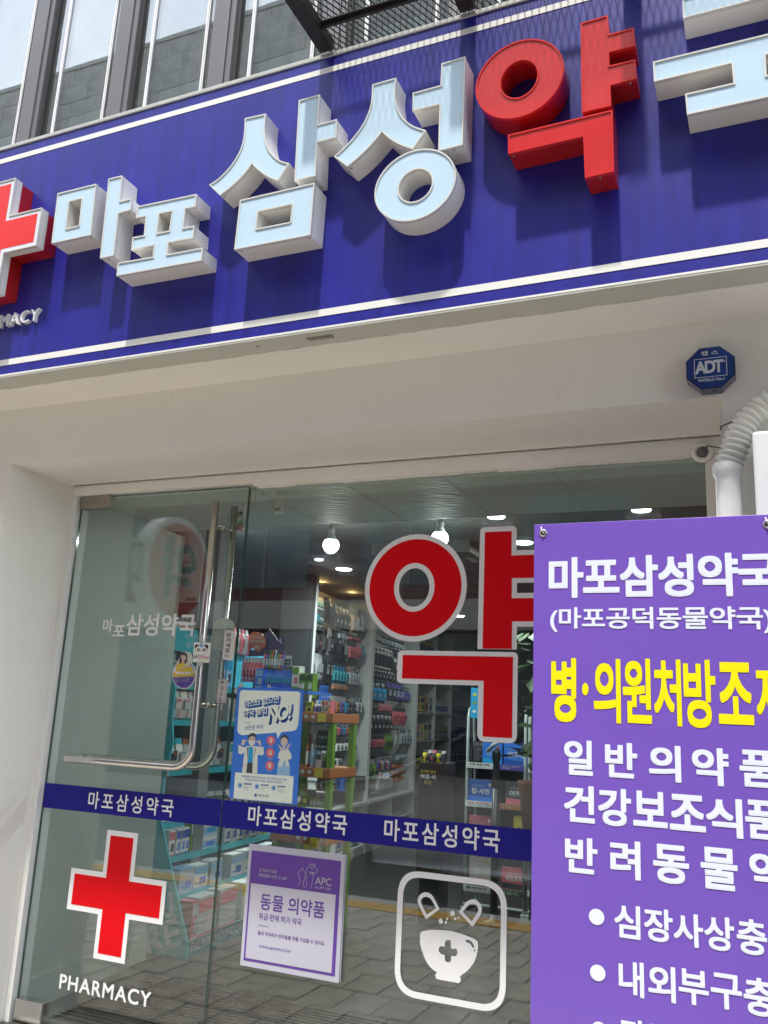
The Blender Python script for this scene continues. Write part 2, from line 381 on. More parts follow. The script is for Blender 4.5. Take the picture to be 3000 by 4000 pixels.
def textmesh(s, off=0.0, res=3, sp=1.0):
    """flat lettering; weight comes from the outline offset plus shifted copies stacked a hair apart"""
    k = (s, off, sp)
    if k in _T: return _T[k]
    w, fat = (off[0], 0) if isinstance(off, tuple) else (0.0, max(0, off))   # (w,) = true outline offset, for solid letters
    glyphs(s, w)
    V, Fc = [], []; x = 0; y = 0
    for c in s:
        if c == '\n': x = 0; y -= 1.15; continue
        if c == ' ': x += .28 * sp; continue
        vs, ff, adv = GL[(c, w)]; b = len(V); V += [(a + x, q + y) for a, q in vs]; Fc += [tuple(i + b for i in f) for f in ff]; x += adv * sp
    L = [Vector((a, q, 0)) for a, q in V]; n = len(L); F2 = list(Fc)
    if fat > .0012:
        for j, (dx, dy) in enumerate(((1, 0), (-1, 0), (0, 1), (0, -1), (.95, .95), (-.95, .95), (.95, -.95), (-.95, -.95))):
            L += [Vector((a + dx * fat, q + dy * fat, -(j + 1))) for a, q in V]; F2 += [tuple(i + n * (j + 1) for i in f) for f in Fc]
    _T[k] = (L, F2); return _T[k]
def rc(pr, L, R, T, B):
    """frontal rectangle from four photo points -> origin (bottom left), U, V"""
    l, r, t, b = pr(*L), pr(*R), pr(*T), pr(*B)
    return Vector((l.x, l.y, b.z)), Vector((r.x - l.x, r.y - l.y, 0)), Vector((0, 0, t.z - b.z))
def q3(pr, TL, TR, BL): a, b, c = pr(*TL), pr(*TR), pr(*BL); return c, b - a, a - c
def text(s, frame, m, parent, name='lettering', off=.018, n=(0, -1, 0), lift=.0015, thick=0, fit=None, sp=1.0, res=3, keep=False):
    """fit = prefix that should fill the frame (the rest runs on past it)"""
    v, f = textmesh(s, off, res, sp); fv = textmesh(fit, off, res, sp)[0] if fit else v
    x0, x1 = min(p.x for p in fv), max(p.x for p in fv); y0, y1 = min(p.y for p in fv), max(p.y for p in fv)
    O, U, V = frame; n = Vector(n)
    if keep: U = U.normalized() * V.length * (x1 - x0) / (y1 - y0)
    pts = [O + U * ((p.x - x0) / (x1 - x0)) + V * ((p.y - y0) / (y1 - y0)) + n * (lift + thick + p.z * min(.00004, lift / 12)) for p in v]
    g = G(); g.add(pts, f)
    if thick:
        from collections import Counter
        ed = Counter(); dr = {}
        for q in f:
            for i in range(len(q)):
                a, b = q[i], q[(i + 1) % len(q)]; ed[(min(a, b), max(a, b))] += 1; dr[(min(a, b), max(a, b))] = (a, b)
        base = len(pts); g.v += [p - n * thick for p in pts]
        for e, c in ed.items():
            if c == 1: a, b = dr[e]; g.f.append((b, a, a + base, b + base)); g.m.append(0)
    o = g.build(name, m, parent)
    return o if thick else fixnorm(o, n)
def shape(name, loops, pr, m, parent, n=(0, -1, 0), lift=.001):
    g = G().flat([[pr(*p) for p in l] for l in loops], n, lift); return fixnorm(g.build(name, m, parent), n)
def shapew(name, loops, Y, m, parent, lift=0):   # loops already (X,Z)
    g = G().flat([at(l, Y) for l in loops], (0, -1, 0), lift); return fixnorm(g.build(name, m, parent), (0, -1, 0))
# ================================================================== PLACE
YS, YW, YF, YG = 2.377, 2.69, 3.07, 3.10        # sign face, wall face, frame lip, glass
H = EYE
ZB = 1.248 + H; ZT = 2.339 + H; ZBM = .997 + H; ZGT = .944 + H; ZSILL = -1.287 + H; FL = .06
# ------------------------------------------------------------------ ground
tag(MO('ground', [(-60, -60, -.16), (60, -60, -.16), (60, 40, -.16), (-60, 40, -.16)], [(0, 1, 2, 3)], M['asphalt']), kind='structure')
road = tag(box('road', -50, 50, -6.6, -.42, -.156, -.11, M['asphalt']), kind='structure')
tag(box('far_pavement', -50, 50, -8.9, -6.6, -.156, .0, M['kerb']), kind='structure')
pav = tag(box('pavement', -30, 30, -.27, 2.95, -.12, -.012, M['joint']), kind='structure')
kerb = tag(box('kerb', -30, 30, -.42, -.272, -.15, .0, M['kerb']), kind='structure')
def paver_mesh(w, d, h):
    g = G().box(-w / 2, w / 2, -d / 2, d / 2, 0, h, bev=.006); me = bpy.data.meshes.new('paver'); me.from_pydata(g.v, [], g.f); return me
pm = paver_mesh(.192, .292, .03); pm.materials.append(M['paver'])
ym = paver_mesh(.292, .222, .034); ym.materials.append(M['yellow'])
nx = 0
for j in range(9):
    for i in range(31):
        x = -5.9 + i * .2 + (.1 if j % 2 else 0); y = .12 + j * .3
        o = link('paver', pm, pav); o.location = Vector((x, y, -.029 + random.uniform(-.002, .002))) - wpos(pav)
        o.rotation_euler = (random.uniform(-.006, .006), random.uniform(-.006, .006), random.uniform(-.01, .01))
for i in range(24):
    o = link('tactile_paver', ym, pav); o.location = Vector((-6.2 + i * .3, -.15, -.029)) - wpos(pav)
# ------------------------------------------------------------------ shop building (walls, soffits, upper windows)
bld = E('shop_building', 'cream plastered pharmacy building with dark framed upper windows', 'building', (-1.2, 2.7, 0))
XO = -2.983; XR = -.099                          # opening at the wall face
# left pier, lintel beam, right pier, soffits
g = G(); g.box(-6, XO, YW, 3.16, 0, ZB); g.build('wall', M['plaster'], bld)
g = G(); g.box(XO, 4.5, YW, 3.062, ZBM, ZB); g.build('lintel', M['plaster'], bld)
g = G(); g.box(XR, 4.5, YW, 3.062, 0, ZBM); g.box(XR + .001, 4.5, 3.0625, 3.4, 0, ZB); g.build('wall', M['plaster'], bld)
g = G(); g.box(-6, 4.5, 2.475, YW + .04, ZB, ZB + .05, 0); g.build('soffit', M['plaster'], bld)
# frame lip round the glass: top, left, right, all set back from the lintel
g = G(); g.box(XO, -1.985, YF, 3.16, ZGT + .004, ZBM - .001, 0, .002); g.box(-1.984, XR, YF, 3.16, ZGT - .01, ZBM - .001, 0, .002)
g.box(XO - .05, XR + .05, YF + .02, 3.30, ZBM + .001, 2.56)
g.build('head_frame', M['plaster'], bld)
g = G(); g.box(XO + .001, -2.953, YF, 3.16, ZSILL - .05, ZGT + .003, 0, .002); g.build('side_frame', M['plasterw'], bld)
g = G(); g.box(-.176, XR, YF + .001, 3.16, ZSILL, ZGT - .011, 0, .002); g.build('side_frame', M['plaster'], bld)
# ragged filler along the top of the fixed glass
g = G(); xx = -1.97
while xx < -.2:
    w = random.uniform(.05, .16); h = random.uniform(.002, .009); g.box(xx, xx + w, YG - .018, YG - .006, ZGT - .0105 - h, ZGT - .0105); xx += w
g.build('plaster_filler', M['plaster'], bld)
box('sill', XO, XR, 3.0, 3.2, -.1, ZSILL - .008, M['kerb'], bld, .004)
SEAL = mat('dirty_sealant', (.50, .46, .38), .8, var=.35, vs=30, dirt=1.0)
g = G(); x = -4.0
while x < 2.6:
    w = random.uniform(.02, .12); g.box(x, x + w, 2.4752, 2.4752 + random.uniform(.002, .006), ZB - random.uniform(.0012, .003), ZB - .0003); x += w + random.choice((0, 0, .01, .05))
tag(g.build('sealant_crumbs', SEAL, bld), kind='stuff')
g = G(); x = XO + .01
while x < XR - .05:
    w = random.uniform(.03, .10); g.box(x, x + w, 3.0575, 3.0615, ZBM - random.uniform(.001, .003), ZBM - .0004); x += w + random.choice((0, 0, .02))
tag(g.build('sealant_crumbs', SEAL, bld), kind='stuff')
# upper wall with windows, plane 2.5
YU = 2.5
ms = [-3.52, -3.0, -2.488, -1.972, -1.455, -.938, -.42, .098, .616]
for k, x in enumerate(ms):
    g = G(); g.box(x - .008, x + .066, YU - .03, YU + .08, ZT - .06, 6.2, 0, .003)
    g.box(x + .067, x + .092, YU - .022, YU + .08, ZT - .06, 6.2, 0, .002); g.build('mullion', M['mull'], bld)
    g = G(); g.box(x + .093, x + .106, YU - .004, YU + .07, ZT - .06, 6.2); g.build('gasket', M['mulld'], bld)
for k in range(len(ms) - 1):
    x0, x1 = ms[k] + .107, ms[k + 1] - .009
    w = box('window', x0, x1, YU + .06, YU + .085, ZT - .06, ZT + .03, M['mull'], bld)
    box('pane', x0, x1, YU + .01, YU + .02, ZT + .03, 6.2, M['glassup'], w)
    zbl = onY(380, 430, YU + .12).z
    box('reflection_board', x0 + .03, x1 - .15, YU + .12, YU + .135, ZT - .04, zbl, M['paleboard'], w)  # pale board added behind the pane to stand in for a reflected wedge
    for xs in (x0 + .052, x1 - .062):
        g = G(); g.box(xs, xs + .0075, YU + .002, YU + .009, ZT - .02, 6.2); g.box(xs + .009, xs + .0145, YU + .003, YU + .009, ZT - .02, 6.2)
        g.build('spacer', M['strip'], w)
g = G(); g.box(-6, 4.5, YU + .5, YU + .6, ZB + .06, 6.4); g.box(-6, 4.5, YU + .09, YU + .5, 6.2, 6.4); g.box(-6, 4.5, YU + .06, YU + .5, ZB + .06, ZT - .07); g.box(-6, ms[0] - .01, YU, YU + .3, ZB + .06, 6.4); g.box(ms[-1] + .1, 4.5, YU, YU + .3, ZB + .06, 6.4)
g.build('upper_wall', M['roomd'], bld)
# roof slab keeps daylight out of the shop from above
box('floor_slab', -6, 4.5, 3.17, 17.2, 2.56, 2.7, M['ceil'], bld)
# ------------------------------------------------------------------ shop interior setting
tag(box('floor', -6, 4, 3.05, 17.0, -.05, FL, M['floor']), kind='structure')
tag(box('porch_ceiling', -3.3, 1.2, 3.162, 3.96, 2.32, 2.5, M['wceil']), kind='structure')
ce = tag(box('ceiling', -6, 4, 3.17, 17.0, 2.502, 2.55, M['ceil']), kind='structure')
# porch ceiling board joints
pc = bpy.data.objects['porch_ceiling']
for k in range(9):
    x = -3.0 + k * .45
    g = G(); g.obox((x, 3.165, 2.3185), (.004, 0, 0), (0, 0, .0016), (.0, .79, 0)); g.build('board_joint', M['aluw'], pc)
def wallseg(name, p0, p1, z0, z1, th, m, nrm=1):
    p0, p1 = Vector((p0[0], p0[1], 0)), Vector((p1[0], p1[1], 0)); d = (p1 - p0).normalized(); n = Vector((-d.y, d.x, 0)) * th * nrm
    return tag(G().obox(p0 + Vector((0, 0, z0)), p1 - p0, Vector((0, 0, z1 - z0)), n).build(name, m), kind='structure')
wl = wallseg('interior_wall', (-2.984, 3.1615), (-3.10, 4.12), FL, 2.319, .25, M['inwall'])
g = G(); g.obox((-2.985, 3.165, FL), (-.108, .95, 0), (0, 0, .13), (.012, 0, 0)); g.build('skirting', M['inwall'], wl)
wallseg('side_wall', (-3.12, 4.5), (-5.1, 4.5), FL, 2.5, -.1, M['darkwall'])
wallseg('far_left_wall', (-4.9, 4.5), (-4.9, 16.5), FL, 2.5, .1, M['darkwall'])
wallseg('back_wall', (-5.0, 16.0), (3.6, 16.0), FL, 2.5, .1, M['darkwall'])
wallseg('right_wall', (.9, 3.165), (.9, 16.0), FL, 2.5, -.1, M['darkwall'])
pc_ = onY(*D(618, 1180), 6.45); pd_ = onY(*D(679, 1180), 6.45)
tag(box('pillar', pc_.x, pd_.x - .01, 6.45, 6.52, FL, onY(*D(640, 1188), 6.45).z, mat('dark_grey_pillar', (.022, .023, .025), .6)), kind='structure')
# ceiling beams near the lamps
tag(box('ceiling_track', -2.25, 1.0, 4.3, 4.42, 2.43, 2.502, mat('black_track', (.02, .02, .02), .5)), kind='structure')
tag(box('ceiling_recess_edge', -2.45, -1.75, 5.3, 5.5, 2.42, 2.502, mat('beige_grey_beam', (.10, .098, .088), .7)), kind='structure')
# threshold mat
mt = tag(box('entrance_mat', -2.86, -1.5, 3.22, 3.88, FL, FL + .008, M['matt']), 'black ribbed entrance mat lying behind the glass door', 'mat')
for k in range(19):
    y = 3.24 + k * .034
    box('rib', -2.84, -1.52, y, y + .014, FL + .008, FL + .016, M['black'], mt, .0)
# ------------------------------------------------------------------ shop sign
sg = E('shop_sign', 'long blue sign board with pale blue and red Korean channel letters and a red cross', 'sign', (-1.2, 2.4, ZB))
box('board', -4.2, 2.6, YS, 2.44, ZB + .012, ZT - .012, M['blue'], sg)
box('border_line', -4.2, 2.6, YS - .0015, YS - .0003, 2.262 + H, 2.285 + H, M['line'], sg)
z1 = onY(*(0, 1420), YS).z; box('border_line', -4.2, 2.6, YS - .0015, YS - .0003, z1 - .012, z1 + .013, M['line'], sg)
g = G(); g.box(-4.2, 2.6, YS - .004, 2.474, ZB - .004, ZB + .011, 0, .001); g.build('bottom_trim', M['aluw'], sg)
g = G(); g.box(-4.2, 2.6, YS - .005, YS + .012, ZT - .011, ZT + .006, 0, .002); g.box(-4.2, 2.6, YS + .013, 2.468, ZT - .004, ZT + .003); g.build('top_trim', M['alu'], sg)
box('white_edge', -4.2, 2.6, YS - .0052, YS - .0042, ZB + .0035, ZB + .0105, M['line'], sg)
hp = onY(1250, 1345, YS + .03)
g = G(); g.box(hp.x - .055, hp.x + .04, YS + .03, YS + .052, ZB - .0075, ZB - .0045, 0); g.build('bracket', M['steeld'], sg)
for k in (-.035, -.01, .018):
    G().lathe([(.006, -.0015), (.005, .0)], (hp.x + k, YS + .041, ZB - .0078), 10).build('screw', M['steeld'], sg)
G().lathe([(.005, -.001), (.004, .0)], (onY(1000, 1360, YS + .03).x, YS + .04, ZB - .0047), 10).build('screw', M['black'], sg)
YLF = 2.287
def channel(label, loops, sm, rm, fm, Yf=YLF, Yb=YS - .0005, rim=.0042, parent=None, name='channel_letter'):
    """metal return + raised rim + recessed face; loops in (X,Z), first is the outline"""
    L = []
    for i, l in enumerate(loops):
        l = [Vector(p) for p in l]
        if (area(l) > 0) != (i == 0): l = l[::-1]
        L.append(l)
    ins = [inset(l, rim) for l in L]
    g = G()
    for l in L:
        n = len(l); b = len(g.v); g.v += at(l, Yf) + at(l, Yb)
        for i in range(n): g.f.append((b + i, b + (i + 1) % n, b + n + (i + 1) % n, b + n + i)[::-1]); g.m.append(0)
    body = g.build(name, sm, parent or sg); tag(body, label)
    g = G()
    for l, q in zip(L, ins):
        n = len(l); b = len(g.v); g.v += at(l, Yf - .0012) + at(q, Yf - .0012) + at(q, Yf + .003) + at(l, Yf + .008)
        l2 = inset(l, -.0008)
        g.v[b:b + n] = at(l2, Yf - .0012); g.v[b + 3 * n:b + 4 * n] = at(l2, Yf + .012)
        for i in range(n):
            j = (i + 1) % n
            g.f += [(b + i, b + j, b + n + j, b + n + i), (b + n + i, b + n + j, b + 2 * n + j, b + 2 * n + i), (b + i, b + 3 * n + i, b + 3 * n + j, b + j)]; g.m += [0] * 3
    g.build('rim', rm, body)
    g = G().flat([at(q, Yf + .0022) for q in ins], (0, -1, 0)); fixnorm(g.build('face', fm, body), (0, -1, 0))
    return body
LB = (M['lside'], M['lrim'], M['lface']); LR = (M['rside'], M['rrim'], M['rface'])
R = lambda z, l: xz(l, z, YLF)
lab = 'pale blue letter piece'
channel('pale blue square ring of the first small syllable beside the cross', [R(Za, [(625, 292), (1040, 190), (980, 740), (558, 832)]), roundloop(R(Za, [(748, 380), (886, 346), (854, 640), (712, 675)]), .003, 2)], *LB)
channel('pale blue upright bar of the first small syllable', [R(Za, [(1175, 135), (1320, 100), (1295, 378), (1418, 348), (1412, 468), (1280, 505), (1228, 962), (1082, 992)])], *LB)
channel('pale blue second small syllable', [R(Zb, [(598, 485), (1352, 328), (1340, 485), (1208, 512), (1178, 768), (1325, 738), (1312, 893), (988, 955), (970, 1108), (1435, 1022), (1420, 1185), (318, 1385), (335, 1218), (785, 1140), (808, 985), (510, 1050), (525, 888), (672, 862), (698, 612), (568, 635)]),
        R(Zb, [(870, 578), (1038, 545), (1000, 800), (840, 834)])], *LB)
channel('pale blue peaked stroke of the third syllable', [R(Zc, smoothloop([[(435, 312), (660, 262)], [(660, 262), (648, 390), (648, 480), (665, 585), (700, 660), (755, 725), (820, 770), (912, 798)], [(912, 798), (790, 985)],
        [(790, 985), (700, 950), (620, 900), (560, 852), (510, 800)], [(510, 800), (440, 895), (360, 980), (270, 1062), (165, 1142)], [(165, 1142), (50, 1030)], [(50, 1030), (150, 962), (250, 862), (330, 755), (385, 650), (415, 550), (430, 430), (435, 312)]]))], *LB)
channel('pale blue upright bar of the third syllable', [R(Zc, [(1018, 118), (1240, 55), (1222, 378), (1425, 322), (1420, 515), (1212, 568), (1195, 930), (970, 985)])], *LB)
channel('pale blue wide square ring under the third syllable', [R(Zc, [(382, 1195), (1185, 1008), (1138, 1570), (320, 1728)]), roundloop(R(Zc, [(575, 1318), (945, 1238), (925, 1430), (553, 1505)]), .004, 2)], *LB)
channel('pale blue peaked stroke of the fourth syllable', [R(Zd, smoothloop([[(468, 350), (715, 280)], [(715, 280), (706, 380), (708, 470), (724, 570), (762, 660), (820, 730), (905, 787), (1025, 828)], [(1025, 828), (888, 1025)],
        [(888, 1025), (790, 990), (700, 948), (630, 898), (568, 842)], [(568, 842), (500, 925), (420, 1015), (320, 1110), (205, 1205)], [(205, 1205), (68, 1102)], [(68, 1102), (180, 1000), (280, 890), (360, 780), (420, 660), (452, 555), (464, 450), (468, 350)]]))], *LB)
channel('pale blue upright bar of the fourth syllable', [R(Zd, [(1192, 130), (1438, 58), (1410, 978), (1158, 1042), (1172, 555), (888, 622), (892, 438), (1182, 358)])], *LB)
def fitell(pts, z, Y, n=56):
    P = [onY(*z(*p), Y) for p in pts]       # left, top, right, bottom extremes
    xs = [p.x for p in P]; zs = [p.z for p in P]; cx = (min(xs) + max(xs)) / 2; cz = (min(zs) + max(zs)) / 2
    best = None                               # least squares axis-aligned ellipse through the points
    rx0, rz0 = (max(xs) - min(xs)) / 2, (max(zs) - min(zs)) / 2
    p = [cx, cz, rx0, rz0]
    def err(p): return sum((((q.x - p[0]) / p[2]) ** 2 + ((q.z - p[1]) / p[3]) ** 2 - 1) ** 2 for q in P)
    st = .02; e = err(p)
    while st > 1e-5:
        imp = False
        for i in range(4):
            for s in (1, -1):
                q = list(p); q[i] += s * st; eq = err(q)
                if eq < e: p, e, imp = q, eq, True
        if not imp: st *= .5
    return ell(*p, n)
channel('pale blue ring under the fourth syllable', [fitell([(503, 1500), (540, 1290), (700, 1120), (870, 1055), (1050, 1032), (1240, 1100), (1330, 1250), (1342, 1290), (1290, 1500), (1100, 1690), (780, 1778), (600, 1690)], Zd, YLF),
        fitell([(738, 1440), (800, 1310), (950, 1230), (1060, 1270), (1092, 1340), (1050, 1480), (870, 1578), (770, 1530)], Zd, YLF)], *LB)
channel('red ring of the fifth syllable', [fitell([(66, 740), (150, 520), (350, 350), (580, 300), (800, 380), (885, 560), (830, 750), (640, 940), (370, 1028), (150, 930)], Ze, YLF),
        fitell([(292, 710), (370, 560), (510, 481), (610, 520), (640, 600), (590, 740), (440, 841), (330, 790)], Ze, YLF)], *LR)
channel('red upright bar of the fifth syllable', [R(Ze, [(1040, 145), (1288, 72), (1300, 248), (1528, 188), (1540, 352), (1300, 412), (1302, 540), (1542, 482), (1555, 655), (1312, 718), (1318, 908), (1052, 968)])], *LR)
channel('red corner stroke under the fifth syllable', [R(Ze, [(368, 1180), (1332, 948), (1345, 1515), (1080, 1575), (1065, 1190), (370, 1352)])], *LR)
hh = lambda l: [(a, b + H) for a, b in l]
channel('pale blue top stroke of the sixth syllable', [hh([(-.144, 2.024), (.105, 2.024), (.105, 1.95), (.19, 1.95), (.19, 2.092), (-.144, 2.092)])], *LB)
channel('pale blue lower part of the sixth syllable', [hh([(-.231, 1.9), (.277, 1.9), (.277, 1.833), (.066, 1.836), (.066, 1.769), (.19, 1.769), (.19, 1.56), (.105, 1.56), (.105, 1.7), (-.143, 1.7), (-.146, 1.768), (-.018, 1.768), (-.020, 1.834), (-.23, 1.833)])], *LB)
for z_, e, p in ((Zc, (165, 1142), (215, 1158)), (Zc, (320, 1728), (400, 1746)), (Zc, (1138, 1570), (1126, 1608)), (Zd, (205, 1205), (250, 1224)), (Zd, (1158, 1042), (1318, 1034)), (Za, (558, 832), (614, 855)), (Za, (980, 740), (986, 775)), (Za, (1280, 505), (1390, 507)), (Za, (1082, 992), (1183, 1005)), (Zb, (510, 1050), (570, 1070)), (Ze, (370, 1352), (422, 1380)), (Ze, (1080, 1575), (1220, 1580)), (Ze, (1312, 718), (1497, 705))):
    zz = onY(*z_(*e), YLF).z; c = onZ(*z_(*p), zz); G().lathe([(.0016, -.0022), (.0036, -.0016), (.0042, .0)], (c.x, min(max(c.y, YLF + .012), YS - .02), zz), 10).build('rivet', M['steeld'], sg)

# red cross of the sign
def crossl(cx, cz, hw, ex): return [(cx - hw, cz - ex), (cx + hw, cz - ex), (cx + hw, cz - hw), (cx + ex, cz - hw), (cx + ex, cz + hw), (cx + hw, cz + hw), (cx + hw, cz + ex), (cx - hw, cz + ex), (cx - hw, cz + hw), (cx - ex, cz + hw), (cx - ex, cz - hw), (cx - hw, cz - hw)]
CX, CZ_ = -2.82, 1.822 + H
cr = channel('red cross with white border at the left end of the sign', [crossl(CX, CZ_, .083, .255)], M['lside'], M['lrim'], M['crossw'], 2.275, 2.313, .0035, sg, 'cross')
shapew('cross_face', [crossl(CX, CZ_, .063, .235)], 2.2765, M['cross'], cr)
g = G(); l = [Vector(p) for p in crossl(CX, CZ_, .079, .251)]; n = len(l); g.v += at(l, 2.312) + at(l, YS - .0005)
for i in range(n): g.f.append((i, n + i, n + (i + 1) % n, (i + 1) % n)); g.m.append(0)
g.build('cross_body', M['rside'], cr)
# small raised latin letters
zt = onY(*zm(0, 1150, .18083)(620, 318), 2.355); zb_ = onY(*zm(0, 1150, .18083)(655, 572), 2.355); xr = onY(*zm(0, 1150, .18083)(815, 400), 2.355).x
hgt = zt.z - zb_.z
v, f = textmesh('PHARMACY', (.0,), 3, 1.06); asp = (max(p.x for p in v) - min(p.x for p in v)) / (max(p.y for p in v) - min(p.y for p in v))
wd = hgt * asp * .97
text('PHARMACY', (Vector((xr - wd, YS, zb_.z)), Vector((wd, 0, 0)), Vector((0, 0, hgt))), mat('grey_white_letters', (.74, .75, .76), .35, var=.08), sg, 'raised_lettering', (.0,), lift=0, thick=.018, sp=1.06)
# ------------------------------------------------------------------ steel platform with expanded mesh above the sign
pf = E('steel_platform', 'rusty black steel balcony with expanded mesh floor above the sign', 'balcony', (-.1, 2.0, ZT))
PZ = 2.357 + H
def beamY(x, w, z0, h, y0=2.10, y1=YS - .006):
    g = G(); g.box(x - w / 2, x + w / 2, y0, y1, z0, z0 + .004); g.box(x + w / 2 - .004, x + w / 2, y0, y1, z0 + .0045, z0 + h); g.build('beam', M['rust'], pf)
beamY(-1.375, .055, PZ - .008, .04); beamY(-.838, .055, PZ - .008, .05); beamY(-.30, .055, PZ - .008, .05); beamY(.24, .055, PZ - .008, .05); beamY(.78, .055, PZ - .008, .05)
for y in (2.272,):
    g = G(); g.box(-1.40, 1.1, y, y + .004, PZ - .002, PZ + .024); g.box(-1.40, 1.1, y - .010, y - .0005, PZ + .021, PZ + .024); g.build('crossbar', M['rust'], pf)
g = G(); cw, cd, rr = .0237, .0515, .0019
nX, nY = int(2.5 / cw), int(.38 / cd)
for i in range(nX):
    for j in range(nY):
        x = -1.40 + i * cw; y = 2.10 + j * cd
        for (ax, ay, bx, by) in ((0, .5, .5, 0), (.5, 0, 1, .5), (0, .5, .5, 1), (.5, 1, 1, .5)):
            a = Vector((x + ax * cw, y + ay * cd, PZ + .032)); b = Vector((x + bx * cw, y + by * cd, PZ + .032)); d = b - a
            s_ = Vector((-d.y, d.x, 0)).normalized() * rr
            k = len(g.v); g.v += [a - s_ * .5, b - s_ * .5, b + s_ * .5, a + s_ * .5, a - s_ * .5 + Vector((0, 0, .006)), b - s_ * .5 + Vector((0, 0, .006)), b + s_ * .5 + Vector((0, 0, .006)), a + s_ * .5 + Vector((0, 0, .006))]
            g.f += [(k + 3, k + 2, k + 1, k), (k + 4, k + 5, k + 6, k + 7), (k, k + 1, k + 5, k + 4), (k + 2, k + 3, k + 7, k + 6)]; g.m += [0] * 4
tag(g.build('mesh_floor', mat('black_expanded_metal', (.02, .02, .02), .45, .4, var=.3), pf), kind='stuff')
# little grated vent strip and round knob behind the sign top
vs_ = onY(1458, 150, 2.40); ve = onY(1625, 100, 2.40)
vt = tag(box('vent_strip', vs_.x, ve.x, 2.40, 2.43, ZT + .007, ZT + .03, M['alu']), 'small perforated aluminium vent strip standing on the sign top', 'vent')
for k in range(14): box('slot', vs_.x + .006 + k * .0125, vs_.x + .012 + k * .0125, 2.3985, 2.4, ZT + .011, ZT + .026, M['dark'], vt)
kn = onY(1437, 155, 2.40)
tag(G().lathe([(.004, -.02), (.013, -.016), (.017, -.004), (.013, .008), (.004, .012)], (kn.x, 2.40, ZT + .018), 16, axis='y').build('socket_ball', M['black'], None, True), 'small black round knob beside the vent strip on the sign top', 'knob')
# ------------------------------------------------------------------ alarm box
av = zm(2600, 1250, .38447)
al = E('alarm_box', 'octagonal translucent blue security alarm box on the lintel', 'alarm', onY(2776, 1530, YW))
oc = xz([(340, 288), (540, 262), (698, 375), (712, 552), (572, 682), (368, 700), (220, 597), (207, 435)], av, 2.64)
cx = sum(p.x for p in oc) / 8; cz = sum(p.y for p in oc) / 8
oct_ = lambda r, rz: [Vector((cx + r * math.cos(math.pi * (k + .5) / 4), cz + rz * math.sin(math.pi * (k + .5) / 4))) for k in range(8)]
rx = (max(p.x for p in oc) - min(p.x for p in oc)) / 2 / math.cos(math.pi / 8); rz = (max(p.y for p in oc) - min(p.y for p in oc)) / 2 / math.cos(math.pi / 8)
def prism(loop, Y0, Y1, name, m, parent):
    g = G(); n = len(loop); g.v += at(loop, Y0) + at(loop, Y1); g.f += [tuple(range(n)), tuple(range(2 * n - 1, n - 1, -1))] + [(i, n + i, n + (i + 1) % n, (i + 1) % n) for i in range(n)]; g.m += [0] * (n + 2)
    return g.build(name, m, parent)
prism(oct_(rx, rz), 2.64, YW, 'housing', M['adtd'], al)
ln = prism(oct_(rx * .955, rz * .955), 2.6355, 2.6398, 'lens', M['adt'], al)
g = G()
for k in range(34):
    x = cx - rx * .86 + k * rx * 1.72 / 33; hz = min(rz * .86, rz * 1.28 - abs(x - cx) * rz / rx)
    g.box(x - .0008, x + .0008, 2.6345, 2.6354, cz - hz, cz + hz)
g.build('lens_ribs', M['adt'], ln)
fr = rc(PY(2.6335), av(295, 0 + 500), av(630, 480), av(560, 362), av(350, 605))
l0 = onY(*av(290, 500), 2.6335).x; l1 = onY(*av(624, 460), 2.6335).x; t_ = onY(*av(450, 385), 2.6335).z; b_ = onY(*av(460, 578), 2.6335).z
shapew('logo_frame', [[(l0, b_), (l1, b_), (l1, t_), (l0, t_)], [(l0 + .002, b_ + .002), (l1 - .002, b_ + .002), (l1 - .002, t_ - .002), (l0 + .002, t_ - .002)]], 2.633, M['print_w'], al)
text('ADT', (Vector((l0 + .003, 2.6332, b_ + (t_ - b_) * .2)), Vector(((l1 - l0) * .86, 0, 0)), Vector((0, 0, (t_ - b_) * .66))), M['print_w'], al, off=.035, sp=.86)
text('®', (Vector((l1 - .011, 2.6332, b_ + (t_ - b_) * .68)), Vector((.008, 0, 0)), Vector((0, 0, .008))), M['print_w'], al, off=.0)
text('캡 스', rc(PY(2.6332), av(360, 330), av(535, 320), av(400, 318), av(400, 362)), M['print_w'], al, off=.022)
text('WORLD No.1', rc(PY(2.6332), av(330, 620), av(598, 600), av(460, 592), av(460, 622)), M['print_w'], al, off=.02)
# ------------------------------------------------------------------ right side: duct hose, pipe, cover, cable, socket hole
hs = [(1120, 800), (1010, 850), (940, 925), (865, 1000), (800, 1090), (745, 1185), (712, 1280), (682, 1370), (652, 1450), (628, 1530)]
cp = [onY(*av(*p), 2.60) for p in hs]; cp = [Vector(p) for p in smoothloop([cp], 9)] + [onY(*av(628, 1530), 2.60)]
cp[0:0] = [cp[0] + Vector((.18, 0, .04))]
tot = 0; rs = []; P2 = []
for i in range(len(cp) - 1):
    d = (cp[i + 1] - cp[i]); n = max(2, int(d.length / .0022))
    for j in range(n):
        P2.append(cp[i] + d * j / n); rs.append(.0355 + .0045 * math.sin((tot + d.length * j / n) / .0185 * 2 * math.pi) ** 1)
    tot += d.length
tag(G().tube(P2, rs, 20).build('duct_hose', M['duct'], None, True), 'grimy white corrugated hose bending down onto the white pipe', 'hose')
p0 = onY(*av(630, 1560), 2.60); p1 = onY(*av(655, 1985), 2.60)
pp = [Vector((p0.x, 2.60, p0.z + .03)), Vector((p0.x, 2.60, p0.z + .018)), Vector((p0.x, 2.60, p0.z)), Vector((p0.x + .002, 2.60, p0.z - .012)), Vector(((p0.x + p1.x) / 2, 2.60, p0.z - .10)), Vector((p1.x, 2.60, 1.6)), Vector((p1.x, 2.60, .1))]
